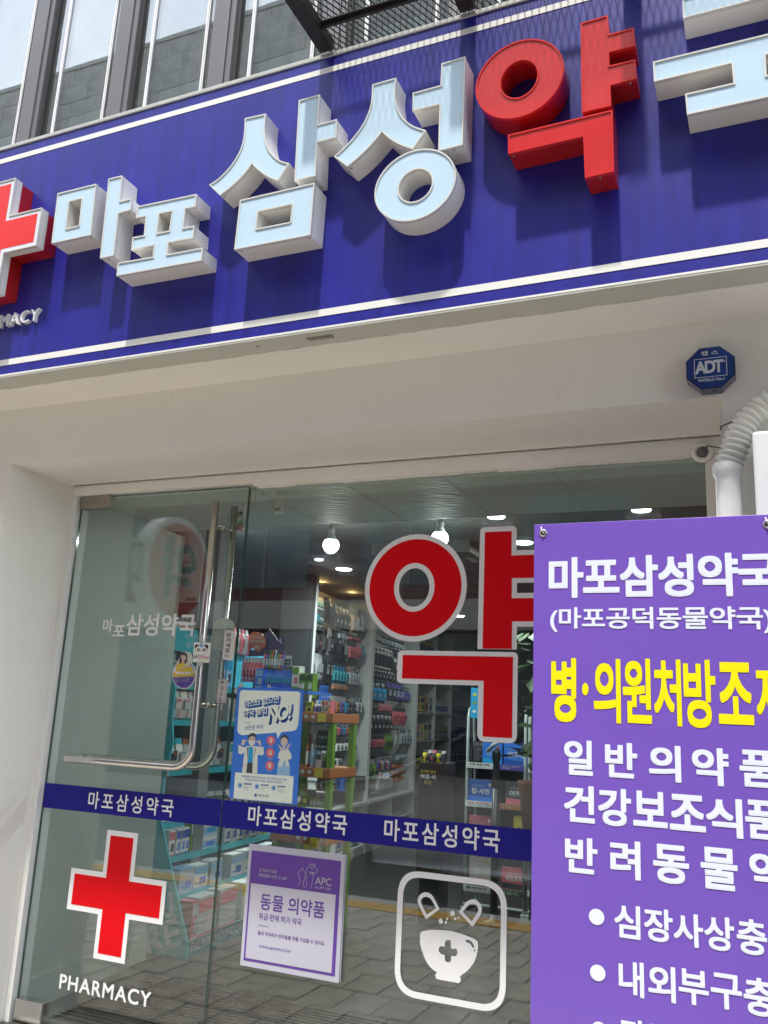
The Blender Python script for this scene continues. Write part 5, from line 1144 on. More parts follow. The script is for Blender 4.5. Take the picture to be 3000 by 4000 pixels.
R1(u1, 350, 430, 1440, 1535, 3, 'card', ('dark', 'greyprint', 'dark'), .04, 'dark card above the long white and blue pouch')
R1(u2, 780, 1000, 1000, 1100, 7, 'card', ('black', 'greyprint', 'dark'), .03, 'black card under the tan insole packs')
R1(u2, 1000, 1160, 920, 1060, 5, 'bag', ('dark', 'greyprint', 'skin'), .03, 'dim grey pouch at the far side above the navy supports')
R1(u2, 1000, 1150, 1180, 1330, 5, 'card', ('dark', 'greyprint', 'violet'), .03, 'violet grey card at the far side of the middle row')
R1(u2, 1050, 1160, 1590, 1760, 4, 'card', ('peg', 'dark', 'greyprint'), .03, 'pale grey card at the far side of the lowest hook row')
for r_, (ya, yb) in enumerate(((1895, 1990), (2000, 2100), (2110, 2210))):
    R1(u1, 335, 410, ya, yb, 2, 'box', ('paper', 'dark', 'black'), .2, 'white mask carton on the counter of first shelf, %s tier' % ('top', 'middle', 'bottom')[r_], hang=False, gap=.02)
R1(u1, 412, 470, 1885, 1960, 1, 'box', ('paper', 'greyprint', 'dark'), .2, 'white carton on top of the mask cartons', hang=False)
R1(u1, 480, 590, 1960, 2190, 2, 'box', [('pdblue', 'sky_b', 'greyprint'), ('greyprint', 'pblue', 'sky_b')], .2, 'tall blue carton standing on the counter of the first shelf', hang=False)
R1(u1, 605, 725, 2060, 2200, 1, 'box', ('black', 'dark', 'dark'), .22, 'black wire basket at the far end of the first counter', hang=False, name='basket')
R1(u2, 785, 865, 650, 735, 3, 'card', ('black', 'greyprint', 'greyprint'), .03, 'black and white card on the highest hooks of the second shelf')
R1(u2, 870, 1100, 690, 770, 8, 'card', ('black', 'dark', 'greyprint'), .03, 'small black card in the long top row of the second shelf')
R1(u2, 780, 980, 780, 985, 6, 'card', ('skin', 'dark', 'black'), .03, 'tan insole pack with a black outline on the second shelf')
R1(u2, 1000, 1150, 800, 900, 5, 'card', ('dark', 'greyprint', 'dark'), .03, 'dark grey card at the far side of the second hook row')
R1(u2, 775, 925, 1120, 1340, 3, 'card', ('black', 'greyprint', 'cyan'), .04, 'black and blue support pack in the middle of the second shelf')
R1(u2, 930, 1085, 1150, 1320, 4, 'bag', ('dark', 'violet', 'greyprint'), .03, 'grey violet pouch in the middle of the second shelf')
R1(u2, 860, 972, 1345, 1425, 7, 'card', ('pink', 'greyprint', 'pink'), .03, 'little pink card in the pink row of the second shelf')
R1(u2, 980, 1115, 1390, 1560, 4, 'bag', ('pink', 'dark', 'pink'), .04, 'crimson pouch hanging right of the pink cards')
R1(u2, 750, 975, 1440, 1640, 6, 'card', ('dark', 'paper', 'black'), .03, 'dark sock pack with a white header on the second shelf')
R1(u2, 745, 905, 1660, 1790, 7, 'card', ('dark', 'dark', 'pink'), .03, 'dim maroon card on the lowest hooks of the second shelf')
R1(u2, 912, 980, 1640, 1810, 3, 'bag', ('lime', 'lime', 'dark'), .03, 'green pouch beside the maroon cards on the second shelf')
R1(u2, 982, 1045, 1595, 1760, 1, 'card', ('paper', 'greyprint', 'greyprint'), .03, 'tilted white card low on the second shelf', lean=.2)
R1(u2, 1110, 1130, 1600, 1700, 1, 'card', ('paper', 'greyprint', 'greyprint'), .02, 'thin white tag at the far end of the second shelf')
R1(u2, 738, 828, 1900, 2100, 2, 'bag', ('lime', 'greyprint', 'leaf'), .08, 'green herb pouch standing on the counter of the second shelf', hang=False)
R1(u2, 838, 960, 1870, 2010, 7, 'card', [('greyprint', 'dark', 'violet'), ('greyprint', 'pink', 'pink'), ('greyprint', 'dark', 'paper')], .03, 'toothbrush card hanging over the counter of the second shelf')
R1(u2, 822, 945, 2085, 2175, 1, 'box', ('paper', 'greyprint', 'greyprint'), .2, 'white plastic basket on the counter of the second shelf', hang=False, name='basket')
R1(u2, 835, 870, 2015, 2084, 1, 'bottle', ('orange', 'paper', 'skin'), .05, 'orange bottle in the white basket', hang=False)
R1(u2, 875, 935, 2020, 2084, 2, 'bottle', ('sky_b', 'paper', 'paper'), .05, 'blue bottle in the white basket', hang=False)
for k_, (ya, yb) in enumerate(((1935, 1990), (1992, 2050), (2052, 2110))):
    R1(u2, 975, 1090, ya, yb, 2, 'bag', ('orange', 'orange', 'pink'), .08, 'orange red pouch lying in a pile on the second counter, %s layer' % ('upper', 'middle', 'lower')[k_], hang=False)
R1(u2, 1000, 1130, 1840, 1900, 1, 'card', ('sky_b', 'greyprint', 'paper'), .02, 'pale blue notice card hung above the orange pouches', hang=True)
# cartons in the pigeonholes, laid out in the unit's own rows and bays
def bay(Y0, Y1, z, h, n, kind, cols, label, d=.12):
    for i in range(n):
        Y = Y0 + (Y1 - Y0) * (i + .5) / n; cc = cols[i % len(cols)] if isinstance(cols[0], tuple) else cols
        put(kind, cc, Vector((GA + GB * Y, Y, z + .001)) - gn * .03, gn, (Y1 - Y0) / n * .9, d, h * random.uniform(.94, 1.03), nth(label, i, n), label if n > 1 else None)
b1, b2, b3 = (yC + .08, yD - .05), (yD + .06, yE - .04), (yE + .06, yF - .06)
bay(b1[0], b1[1], zs[0], .16, 4, 'box', ('dark', 'mustard', 'dark'), 'dark and yellow carton in the first bay, top level')
bay(b2[0], b2[1], zs[0], .20, 3, 'bag', ('mustard', 'lime', 'dark'), 'yellow green pouch in the middle bay, top level')
bay(b3[0], b3[1], zs[0], .18, 3, 'box', ('pink', 'greyprint', 'greyprint'), 'pinkish carton in the far bay, top level')
bay(b1[0], b1[1], zs[1], .10, 3, 'box', ('greyprint', 'dark', 'sky_b'), 'pale carton in the first bay, second level')
bay(b2[0], b2[1], zs[1], .13, 4, 'box', ('paper', 'dark', 'dark'), 'white carton in the middle bay, second level')
bay(b3[0], b3[1], zs[1], .15, 3, 'box', ('dark', 'orange', 'dark'), 'dark carton with orange band in the far bay, second level')
bay(b1[0], b1[1], zs[2], .19, 4, 'box', [('mustard', 'dark', 'orange'), ('mustard', 'dark', 'dark'), ('orange', 'mustard', 'dark'), ('paper', 'greyprint', 'dark')], 'yellow or white carton in the first bay, third level')
bay(b2[0], b2[1], zs[2], .20, 5, 'bottle', ('paper', 'paper', 'pdblue'), 'white bottle with a blue label in the middle bay, third level', .06)
bay(b3[0], b3[1], zs[2], .13, 3, 'box', ('pdblue', 'sky_b', 'dark'), 'blue carton in the far bay, third level')
bay(b1[0], b1[1], zs[3], .20, 4, 'box', [('mustard', 'pink', 'dark'), ('greyprint', 'mustard', 'pink'), ('yprint', 'dark', 'greyprint'), ('greyprint', 'dark', 'mustard')], 'yellow and grey carton in the first bay, fourth level')
bay(b2[0], b2[1], zs[3], .17, 4, 'box', ('leaf', 'lime', 'greyprint'), 'green carton in the middle bay, fourth level')
bay(b3[0], b3[1], zs[3], .16, 3, 'box', ('pdblue', 'cyan', 'greyprint'), 'blue carton in the far bay, fourth level')
bay(b1[0], b1[1], zs[4], .12, 2, 'bag', ('yprint', 'dark', 'dark'), 'crinkled yellow pouch in the first bay, fifth level')
bay(b2[0], b2[1], zs[4], .14, 3, 'box', ('greyprint', 'pdblue', 'dark'), 'grey carton in the middle bay, fifth level')
bay(b3[0], b3[1], zs[4], .12, 4, 'box', ('dark', 'greyprint', 'sky_b'), 'dark carton in the far bay, fifth level')
for u_, Ya, Yb, t_ in ((u1, yA, yB, 'first'), (u2, yB, yC, 'second')):
    for h_, w_ in ((FL + .085, 'lower compartment'),):
        Yc = (Ya + Yb) / 2
        for a_, b_, s_, cc in ((Ya + .06, Yc - .04, 'near', ('skin', 'yprint', 'dark')), (Yc + .06, Yb - .06, 'far', ('greyprint', 'dark', 'pblue'))):
            for i in range(3):
                Y = a_ + (b_ - a_) * (i + .5) / 3; put('box', cc, Vector((GA + GB * Y, Y, h_)) - gn * .04, gn, (b_ - a_) / 3 * .9, .2, random.uniform(.14, .18), nth('carton in the %s lower compartment of the %s hook shelf' % (s_, t_), i, 3), 'cartons in the %s lower compartment of the %s hook shelf' % (s_, t_))
# ------------------------------------------------------------------ teal stand of wound care goods
SB = -.08; SA = -2.91 - SB * 4.23
stn = Vector((1, .08, 0)).normalized()
st = E('display_stand', 'teal wound care display stand with slanted printed side panel', 'display stand', (-3.05, 4.8, FL))
Ys0 = 4.23
sp_ = lambda x, y: onY(x, y, Ys0)
outl = [(529, 3715), (725, 3750), (731, 3682), (628, 3203), (645, 3020), (676, 2900), (672, 2800), (684, 2690), (672, 2600), (676, 2530), (676, 2440)]
W0 = [sp_(*p) for p in outl]; xb = -3.42
pl2 = [(xb, FL + .002)] + [(W0[1].x, FL + .002)] + [(p.x, p.z) for p in W0[2:]] + [(xb, W0[-1].z)]
prism([Vector(p) for p in pl2][::1], Ys0, Ys0 + .012, 'side_panel', mat('bright_teal_print', (.05, .52, .58), .5, var=.06), st)
lv = [((731, 3682), 'base'), ((685, 3501), 'a'), ((652, 3351), 'b'), ((630, 3218), 'c'), ((654, 3009), 'd'), ((669, 2810), 'e'), ((672, 2665), 'f')]
LV = []
YE_ = 5.65
for i, (p, _) in enumerate(lv):
    q = sp_(*p); X = q.x; LV.append((X, q.z))
    a = Vector((X, Ys0 + .013, q.z)); u = Vector((SB * (YE_ - Ys0), YE_ - Ys0 - .013, 0))
    if i == 0:
        G().obox(Vector((X, Ys0 + .013, FL + .002)), u, Vector((0, 0, q.z - FL)), Vector((-.006, 0, 0))).build('base_front', M['teald'], st)
    s = G().obox(a + Vector((-.007, 0, -.02)), u, Vector((0, 0, .012)), Vector((-(X + 3.40), 0, 0))).build('shelf', M['teald'], st)
    G().obox(a + Vector((0, 0, -.034)), u, Vector((0, 0, .034)), Vector((-.006, 0, 0))).build('shelf_lip', M['teal'] if i else M['teald'], s)
    if i: G().obox(a + Vector((.0008, -.012, -.034)), Vector((0, .012, 0)), Vector((0, 0, .034)), Vector((-.05, 0, 0))).build('lip_end', M['greyprint'], s)
G().obox((-3.41, Ys0 + .013, FL), (SB * 1.4, 1.41, 0), (0, 0, W0[-1].z - FL), (.006, 0, 0)).build('back_panel', M['teald'], st)
a_ = Vector((-3.0, 4.25, W0[-1].z - .20)); hd = G().obox(sp_(676, 2540) + Vector((0, .014, 0)), Vector((SB * 1.2 - .0, 1.2, 0)), Vector((0, 0, sp_(676, 2445).z - sp_(676, 2540).z)), Vector((-.01, 0, 0))).build('header', M['teal'], st)
tF = lambda s, x0, x1, y0, y1, m, off=.02, pl=None: text(s, q3(pl or PY(Ys0), (x0, y0), (x1, y0 + (x1 - x0) * .1), (x0 - (y1 - y0) * .1, y1)), M[m], st, off=off, n=(0, -1, 0), lift=.001)
hz = lambda x, y: onL(x, y, SA + .003, SB)
def htext(s, pts, m, par, off=.015, n=stn):
    return text(s, q3(hz, *pts), M[m], par, off=off, n=n, lift=.002)
htext('작은상처부터 큰상처까지', ((722, 2474), (860, 2484), (722, 2500)), 'greyprint', hd, .0)
htext('상처 케어', ((726, 2505), (800, 2512), (726, 2530)), 'greyprint', hd, .01)
z6a = zm(500, 3200, .30139)
text('PU', q3(PY(Ys0), z6a(330, 1010), z6a(560, 940), z6a(370, 1330)), M['white'], st, off=.03, lift=.001)
text('RE', q3(PY(Ys0), z6a(190, 1420), z6a(630, 1270), z6a(250, 1790)), M['white'], st, off=.03, lift=.001)
text('THE\nWOUND\nCARE\nSYSTEM', q3(PY(Ys0), z6a(215, 545), z6a(405, 560), z6a(210, 800)), M['greyprint'], st, off=.0, lift=.001)
text('작\n은\n상\n처\n부\n터', q3(PY(Ys0), (640, 2812), (662, 2815), (610, 3060)), M['greyprint'], st, off=.01, lift=.001)
htext2 = text('THE PURE WOUND CARE SYSTEM THE PARTNER', (Vector((W0[2].x + .002, Ys0 + .03, FL + .03)), Vector((SB * 1.2, 1.2, 0)), Vector((0, 0, .045))), M['greyprint'], st, off=0, n=stn, lift=.001)
def srow(i, Y0, Y1, n, h, kind, cols, label, d=.14, out=0.0, up=0):
    X, z = LV[i]
    for k in range(n):
        Y = Y0 + (Y1 - Y0) * (k + .5) / n; cc = cols[k % len(cols)] if isinstance(cols[0], tuple) else cols
        put(kind, cc, Vector((X + SB * (Y - Ys0) - .012 + out, Y, z + .001 - (.006 if kind != 'bag' else 0) + up)), stn, (Y1 - Y0) / n * .93, d, h * random.uniform(.97, 1.02), nth(label, k, n), label if n > 1 else None, lean=random.uniform(-.05, .05))
srow(0, 4.27, 4.33, 1, .20, 'box', ('pink', 'greyprint', 'greyprint'), 'pink carton end standing on the base of the teal stand', .25)
srow(0, 4.335, 4.78, 2, .21, 'box', ('greyprint', 'pink', 'skin'), 'large white gauze carton on the base of the teal stand', .25)
srow(0, 4.86, 5.5, 4, .21, 'box', ('paper', 'yprint', 'skin'), 'cream carton with an animal drawing on the base of the teal stand', .25)
srow(1, 4.27, 4.75, 3, .13, 'box', [('sky_b', 'greyprint', 'pblue'), ('paper', 'sky_b', 'pblue'), ('greyprint', 'sky_b', 'pblue')], 'pale blue carton on the lowest shelf of the teal stand', .2)
srow(1, 4.85, 5.5, 4, .14, 'box', ('paper', 'sky_b', 'pdblue'), 'white blue label carton at the far part of lowest teal shelf', .2)
srow(2, 4.26, 4.32, 1, .14, 'box', ('paper', 'pink', 'dark'), 'narrow white and brown carton at the near end of the second teal shelf')
srow(2, 4.33, 4.47, 3, .145, 'box', ('paper', 'pdblue', 'pblue'), 'white and royal blue carton on the second teal shelf')
srow(2, 4.475, 4.56, 2, .165, 'box', ('lime', 'greyprint', 'leaf'), 'bright green carton on the second teal shelf')
srow(2, 4.57, 4.80, 1, .075, 'box', ('sky_b', 'paper', 'pblue'), 'wide pale blue carton, lower of the pair on the second teal shelf')
srow(2, 4.57, 4.80, 1, .075, 'box', ('sky_b', 'paper', 'cyan'), 'wide pale blue carton, upper of the pair on the second teal shelf', up=.077)
srow(2, 4.88, 5.4, 6, .15, 'box', [('paper', 'dark', 'violet'), ('greyprint', 'skin', 'violet')], 'cream and violet carton at the far part of the second teal shelf')
srow(2, 5.42, 5.5, 1, .15, 'box', ('yprint', 'lime', 'dark'), 'yellow green carton near the far end of the second teal shelf')
srow(3, 4.26, 4.62, 7, .12, 'box', [('paper', 'pdblue', 'dark'), ('greyprint', 'sky_b', 'dark')], 'small blue and white carton on the third teal shelf')
srow(3, 4.7, 5.5, 8, .13, 'bag', ('dark', 'greyprint', 'skin'), 'grey brown pouch on the far part of the third teal shelf', .05)
srow(4, 4.27, 4.9, 7, .17, 'bag', [('greyprint', 'orange', 'dark'), ('paper', 'teal', 'skin')], 'white and orange plaster pouch on the fourth teal shelf', .05)
srow(4, 4.95, 5.5, 7, .15, 'box', ('paper', 'teal', 'greyprint'), 'narrow white and teal carton on the fourth teal shelf')
srow(5, 4.27, 4.85, 6, .20, 'bag', [('greyprint', 'pink', 'skin'), ('skin', 'pink', 'greyprint'), ('paper', 'pink', 'skin')], 'pink topped sterile gauze pouch on the fifth teal shelf', .05)
srow(5, 4.9, 5.5, 9, .15, 'box', ('greyprint', 'paper', 'teal'), 'narrow pale carton at the far part of the fifth teal shelf')
srow(6, 4.26, 4.36, 1, .20, 'card', ('dark', 'greyprint', 'skin'), 'dark support tape pack with a tan roll near the door handle', .06)
srow(6, 4.42, 4.75, 3, .18, 'bag', ('sky_b', 'greyprint', 'cyan'), 'pale blue plaster pouch above the door standoff', .05)
srow(6, 4.78, 4.95, 2, .19, 'box', ('sky_b', 'cyan', 'dark'), 'pale blue carton left of the blue poster')
ztp = LV[6][1]
for k in range(5): put('bag', ('orange', 'greyprint', 'skin'), Vector((LV[6][0] - .02 + SB * k * .07, 4.28 + k * .07, ztp + .24)), stn, .065, .05, .13, nth('orange plaster pouch in the top row beneath the teal header', k, 5), 'orange plaster pouch in the top row beneath the teal header')
for k in range(9): put('bag', [('pink', 'greyprint', 'greyprint'), ('greyprint', 'pink', 'pink')][k % 2], Vector((LV[6][0] + .01 + SB * k * .055, 4.66 + k * .055, ztp + .22)), stn, .05, .06, .17, nth('pink and clear pouch in the crowded row between handle and poster', k, 9), 'pink and clear pouch in the crowded row between handle and poster', lean=.3)
# narrow hanging poster behind the door
zp = PY(4.16)
z3d = zm(0, 1300, .90416)
a, b = zp(*z3d(770, 850)), zp(*z3d(852, 1245))
hp_ = tag(box('hanging_poster', a.x, b.x, 4.16, 4.163, b.z, a.z, M['greyprint']), 'narrow hanging poster, white above and dark maroon below, behind the round sign reflection', 'poster')
zm_ = zp(*z3d(800, 1165)).z
mar = mat('maroon_print', (.05, .012, .02), .5)
shapew('dark_panel', [[(a.x, b.z), (b.x, b.z), (b.x, zm_), (a.x, zm_)]], 4.1592, mar, hp_)
ht = lambda s, L, R, T, B, m, off=.01: text(s, rc(zp, z3d(*L), z3d(*R), z3d(*T), z3d(*B)), M[m], hp_, off=off, lift=.0025)
ht('안 일어나는', (782, 994), (820, 994), (800, 985), (800, 1002), 'dark'); ht('상사고!', (785, 1022), (848, 1022), (800, 1008), (800, 1036), 'teal', .02)
ht('BIAFINE', (803, 1152), (848, 1152), (820, 1144), (820, 1160), 'blackp', .03); ht('비아핀', (780, 1235), (835, 1235), (800, 1225), (800, 1243), 'paper', .01)
for k, (x, y) in enumerate(((778, 1058), (835, 1070), (778, 1112), (830, 1118))): shape('face_icon', [[z3d(*p) for p in E_(x, y, 9, 14, 12)]], zp, M['skin'] if k % 2 else M['pink'], hp_, lift=.002)
# ------------------------------------------------------------------ orange and green promotional stand
OZ = PY(5.0); zr = zm(850, 2000, .39180); zo = zm(1050, 2700, .36166)
os_ = E('promotion_stand', 'lime green framed stand with orange shelves of sprays behind the poster', 'display stand', (onY(1200, 3000, 5.0).x, 5.15, FL))
def zlev(p): return OZ(*p).z
xl = OZ(1085, 3000).x; xrr = OZ(1287, 3000).x
for z_, nm in ((zlev(zo(500, 280)), 'a'), (zlev(zo(500, 880)), 'b'), (zlev(zo(100, 1560)), 'c')):
    s = box('shelf', xl - .02, xrr + .005, 5.0, 5.38, z_ - .03, z_ + .028, M['orange'], os_, .004)
    xc = OZ(*zo(570, 280)).x; box('price_card', xc - .025, xc + .03, 4.996, 4.9995, z_ - .026, z_ + .024, M['yprint'], s)
    for k in range(2): box('code_tag', xc - .12 + k * .05, xc - .10 + k * .05, 4.997, 4.9995, z_ - .008, z_ + .012, M['paper'], s)
for x in (xl, OZ(*zo(632, 700)).x): box('upright', x - .02, x + .018, 5.03, 5.07, FL, zlev(zo(500, 280)) - .031, M['lime'], os_); box('upright', x - .02, x + .018, 5.33, 5.37, FL, zlev(zo(500, 280)) - .031, M['lime'], os_)
nO = (0, -1, 0)
def OR(z, x0, x1, y0, y1, n, kind, cols, d, label, **k): return row(lambda x, y: OZ(*z(x, y)), nO, x0, x1, y0, y1, n, kind, cols, d, label, sink=.03, **k)
OR(zo, 365, 440, 110, 240, 1, 'box', ('yprint', 'lime', 'dark'), .06, 'yellow carton on the top orange shelf')
OR(zo, 440, 535, 95, 240, 2, 'bottle', ('paper', 'greyprint', 'violet'), .07, 'white spray can on the top orange shelf')
OR(zo, 540, 640, 95, 240, 3, 'box', [('skin', 'orange', 'dark'), ('skin', 'pink', 'dark'), ('pink', 'skin', 'mustard')], .06, 'pinkish insect repellent carton on the top orange shelf')
OR(zo, 340, 380, 455, 850, 1, 'bottle', ('orange', 'orange', 'paper'), .09, 'tall orange capped spray bottle at the edge of the poster')
OR(zo, 385, 468, 450, 850, 1, 'bottle', ('greyprint', 'paper', 'sky_b'), .11, 'big white spray bottle on the middle orange shelf')
OR(zo, 470, 535, 670, 850, 1, 'box', ('greyprint', 'dark', 'skin'), .06, 'grey carton on the middle orange shelf')
OR(zo, 538, 630, 665, 850, 2, 'bottle', ('lime', 'greyprint', 'dark'), .06, 'green and white bottle on the middle orange shelf')
OR(zo, 470, 600, 360, 640, 5, 'bag', ('dark', 'greyprint', 'leaf'), .04, 'dark hanging pouch between the orange shelves')
OR(zo, 310, 400, 1070, 1240, 1, 'box', ('leaf', 'lime', 'yprint'), .1, 'green carton on the lowest orange shelf')
OR(zo, 400, 560, 1130, 1250, 4, 'bottle', ('lime', 'dark', 'greyprint'), .06, 'small green and white bottle on the lowest orange shelf')
OR(zo, 460, 560, 930, 1080, 2, 'bag', ('dark', 'pink', 'greyprint'), .04, 'dull pink pouch under the middle orange shelf')
OR(zr, 415, 630, 1370, 1550, 8, 'bottle', [('pink', 'dark', 'greyprint'), ('violet', 'dark', 'greyprint'), ('lime', 'lime', 'greyprint'), ('orange', 'orange', 'greyprint'), ('sky_b', 'paper', 'paper'), ('lime', 'dark', 'greyprint')], .04, 'colourful little spray tube in the row under the purple card')
OR(zr, 430, 712, 1570, 1750, 12, 'bag', ('pblue', 'pblue', 'teal'), .03, 'blue green pouch in the fanned row above the poster', lean=.25)
OR(zr, 180, 385, 1440, 1690, 6, 'bag', ('pink', 'greyprint', 'pink'), .04, 'pink and white pouch in the fanned row left of the blue pouches', lean=.35)
OR(zr, 345, 430, 1560, 1750, 1, 'box', ('pblue', 'sky_b', 'greyprint'), .1, 'blue carton between the pink and blue pouches')
OR(zr, 710, 785, 1525, 1755, 1, 'box', ('paper', 'lime', 'pink'), .07, 'white carton with a red drop above the poster corner')
OR(zr, 788, 920, 1605, 1800, 2, 'box', ('lime', 'leaf', 'paper'), .07, 'lime green carton above the poster corner')
OR(zr, 628, 690, 1425, 1530, 2, 'card', ('greyprint', 'paper', 'dark'), .03, 'white card right of the spray tubes')
tb = zlev(zr(300, 1760)); box('top_tray', OZ(*zr(170, 1760)).x, OZ(*zr(930, 1760)).x, 4.96, 5.3, tb - .02, tb - .002, M['pblue'], os_)
def csign(nm, pts, m, label, z, pr, Yp):
    l = [Vector((p.x, p.z)) for p in (pr(*z(*q)) for q in pts)]
    return tag(prism(l if area(l) > 0 else l[::-1], Yp, Yp + .004, nm, m, None), label, 'sign')
pur = csign('header_card', [(290, 1440), (320, 1380), (420, 1370), (455, 1230), (520, 1165), (605, 1285), (612, 1235), (665, 1250), (662, 1390), (690, 1430)], mat('dark_purple_card', (.035, .02, .09), .5), 'dark purple house shaped card with a moon above the spray tubes', zr, PY(5.1), 5.1)
shape('moon', [[zr(*p) for p in [(640, 1250), (622, 1270), (622, 1300), (645, 1312), (632, 1295), (630, 1270)]]], PY(5.1), M['greyprint'], pur, lift=.001)
ora = csign('header_card', [(305, 1290), (315, 1230), (350, 1195), (395, 1195), (440, 1210), (480, 1270), (480, 1330), (440, 1370), (405, 1400), (370, 1370), (320, 1340)], mat('dull_orange_card', (.33, .09, .03), .5), 'orange cloud shaped card with white Korean lettering', zr, PY(5.08), 5.08)
for s, y in (('모기 걱정없는', 1250), ('편안한 여름밤의 행복!', 1292), ('해피홈', 1350)): text(s, rc(PY(5.08), zr(325 + (y == 1250) * 25 + (y == 1350) * 40, y), zr(465 - (y == 1250) * 20 - (y == 1350) * 45, y), zr(390, y - 15), zr(390, y + 15)), M['greyprint'], ora, off=.01)
# ------------------------------------------------------------------ brown vitamin carton with clear basket
zv = Zh; VY = PY(5.7)
vb = VY(*zv(1188, 2170)); vt_ = VY(*zv(1432, 1925))
vc = tag(box('vitamin_carton', vb.x, vt_.x, 5.7, 5.95, FL + .3, vt_.z, mat('dark_brown_carton', (.03, .018, .014), .45), None, .004), 'dark brown vitamin carton with gold and white Korean lettering left of the tube rack', 'box')
box('carton_stand', vb.x + .02, vt_.x - .02, 5.73, 5.92, FL, FL + .299, M['dark'], vc)
vt2 = lambda s, L, R, T, B, m, off: text(s, rc(VY, zv(*L), zv(*R), zv(*T), zv(*B)), M[m], vc, off=off, lift=.001)
vt2('한끼의 완성', (1215, 2000), (1358, 2000), (1280, 1985), (1280, 2018), 'mustard', .012); vt2('삐콤·씨', (1213, 2050), (1356, 2050), (1280, 2028), (1280, 2072), 'paper', .02); vt2('파워', (1245, 2105), (1312, 2105), (1280, 2085), (1280, 2128), 'mustard', .006)
row(VY and (lambda x, y: onY(*zv(x, y), 5.72)), nO, 1200, 1420, 1790, 1920, 5, 'bag', [('yprint', 'dark', 'dark'), ('dark', 'greyprint', 'dark'), ('dark', 'pink', 'pink')], .08, 'crinkled sample pouch piled on top of the brown vitamin carton')
# ------------------------------------------------------------------ tube rack with pain patches on the right
zk = zm(1750, 2650, .45203); KY = 6.33; KP = PY(KY)
def rack(label, X0, X1, zt, levels):
    r = E('tube_rack', label, 'rack', ((X0 + X1) / 2, KY + .1, FL))
    for x in (X0, X1):
        G().tube([(x, KY, FL + .03), (x, KY + .02, zt - .08), (x, KY + .04, zt - .02), (x, KY + .09, zt), (x, KY + .14, zt - .02), (x, KY + .16, zt - .08), (x, KY + .3, FL + .03)], .011, 10).build('tube_side', M['rackw'], r, True)
        box('foot', x - .013, x + .013, KY - .03, KY + .33, FL + .0, FL + .03, M['rackw'], r, .003)
    G().tube([(X0, KY, FL + .05), (X1, KY, FL + .05)], .011, 8).build('bottom_rail', M['rackw'], r)
    for z in levels:
        box('shelf', X0 + .012, X1 - .012, KY + .0, KY + .15, z - .012, z - .004, M['rackw'], r)
    return r
xk = lambda x, y=900: KP(*zk(x, y)).x; zkz = lambda x, y: KP(*zk(x, y)).z
L1 = [zkz(165, 735), zkz(150, 1065), zkz(130, 1420), zkz(110, 1790)]
rackA = rack('left white tube rack with blue pain patch pouches behind the window', xk(158), xk(158) + .43, zkz(180, 245), L1)
L2 = [zkz(480, 760), zkz(460, 1090), zkz(450, 1440), zkz(445, 1815)]
rackB = rack('right white tube rack half hidden by the purple banner', xk(158) + .46, xk(158) + .95, zkz(200, 245), L2)
def strip(r, x0, x1, z, tag_, c2, word, w2):
    s = box('price_strip', x0, x1, KY - .012, KY - .008, z - .028, z + .012, M['paper'], r)
    xm = x0 + (x1 - x0) * .58
    box('colour_field', xm, x1, KY - .0145, KY - .0125, z - .028, z + .012, M[c2], s)
    text(word, (Vector((x0 + .02, KY - .0125, z - .008)), Vector(((xm - x0) * .62, 0, 0)), Vector((0, 0, .014))), M[tag_], s, off=.02, lift=.001)
    text('최강 약국 생활 건강 파스', (Vector((x0 + .015, KY - .0125, z - .022)), Vector(((xm - x0) * .8, 0, 0)), Vector((0, 0, .007))), M['pdblue'], s, off=.0, lift=.001)
    text(w2, (Vector((xm + .02, KY - .0145, z - .018)), Vector(((x1 - xm) * .7, 0, 0)), Vector((0, 0, .022))), M['paper'], s, off=.0, lift=.001)
xa0, xa1 = xk(158) + .0, xk(158) + .43; xb0, xb1 = xa1 + .03, xa1 + .51
strip(rackA, xa0, xa1, L1[0], 'blackp', 'violet', '케펜텍', '강하고 빠르게\n관절염'); strip(rackA, xa0, xa1, L1[1], 'pink', 'orange', '탑사인', '강하고 효과\n근육통'); strip(rackA, xa0, xa1, L1[3], 'blackp', 'leaf', '황제파스', '카페인\n무첨가'); strip(rackA, xa0, xa1, L1[2], 'blackp', 'pdblue', '쿨파스', '시원한\n느낌')
strip(rackB, xb0, xb1, L2[0], 'blackp', 'violet', '제일파프', '가장 많이\n찾는 파스'); strip(rackB, xb0, xb1, L2[1], 'blackp', 'pink', '다클로펜24', '24시간 지속\n관절염, 근육통'); strip(rackB, xb0, xb1, L2[3], 'blackp', 'leaf', '신신파스', '간단하게 붙이는\n관절염파스'); strip(rackB, xb0, xb1, L2[2], 'blackp', 'pdblue', '멘톨', '시원\n파스')
def kp(x0, x1, y0, z, cols, label, word, wm, off=.02, n=2):
    X0, X1 = xk(x0, y0), xk(x1, y0); zt = zkz((x0 + x1) / 2, y0)
    for i in range(n):
        o = put('box' if i else 'box', cols, (X0 * .5 + X1 * .5 - i * .004, KY + .02 + i * .04, z), nO, abs(X1 - X0), .03, zt - z, label if not i else label.replace('front', 'rear'), None, 'patch_box')
    if word: 
        h = (zt - z)
        t = text(word, (Vector((X0 + .03, KY + .018, z + h * .42)), Vector(((X1 - X0) * .72, 0, 0)), Vector((0, 0, h * .26))), M[wm], None, off=off, lift=.002)
        t.parent = bpy.data.objects[-1] if False else None
        return t
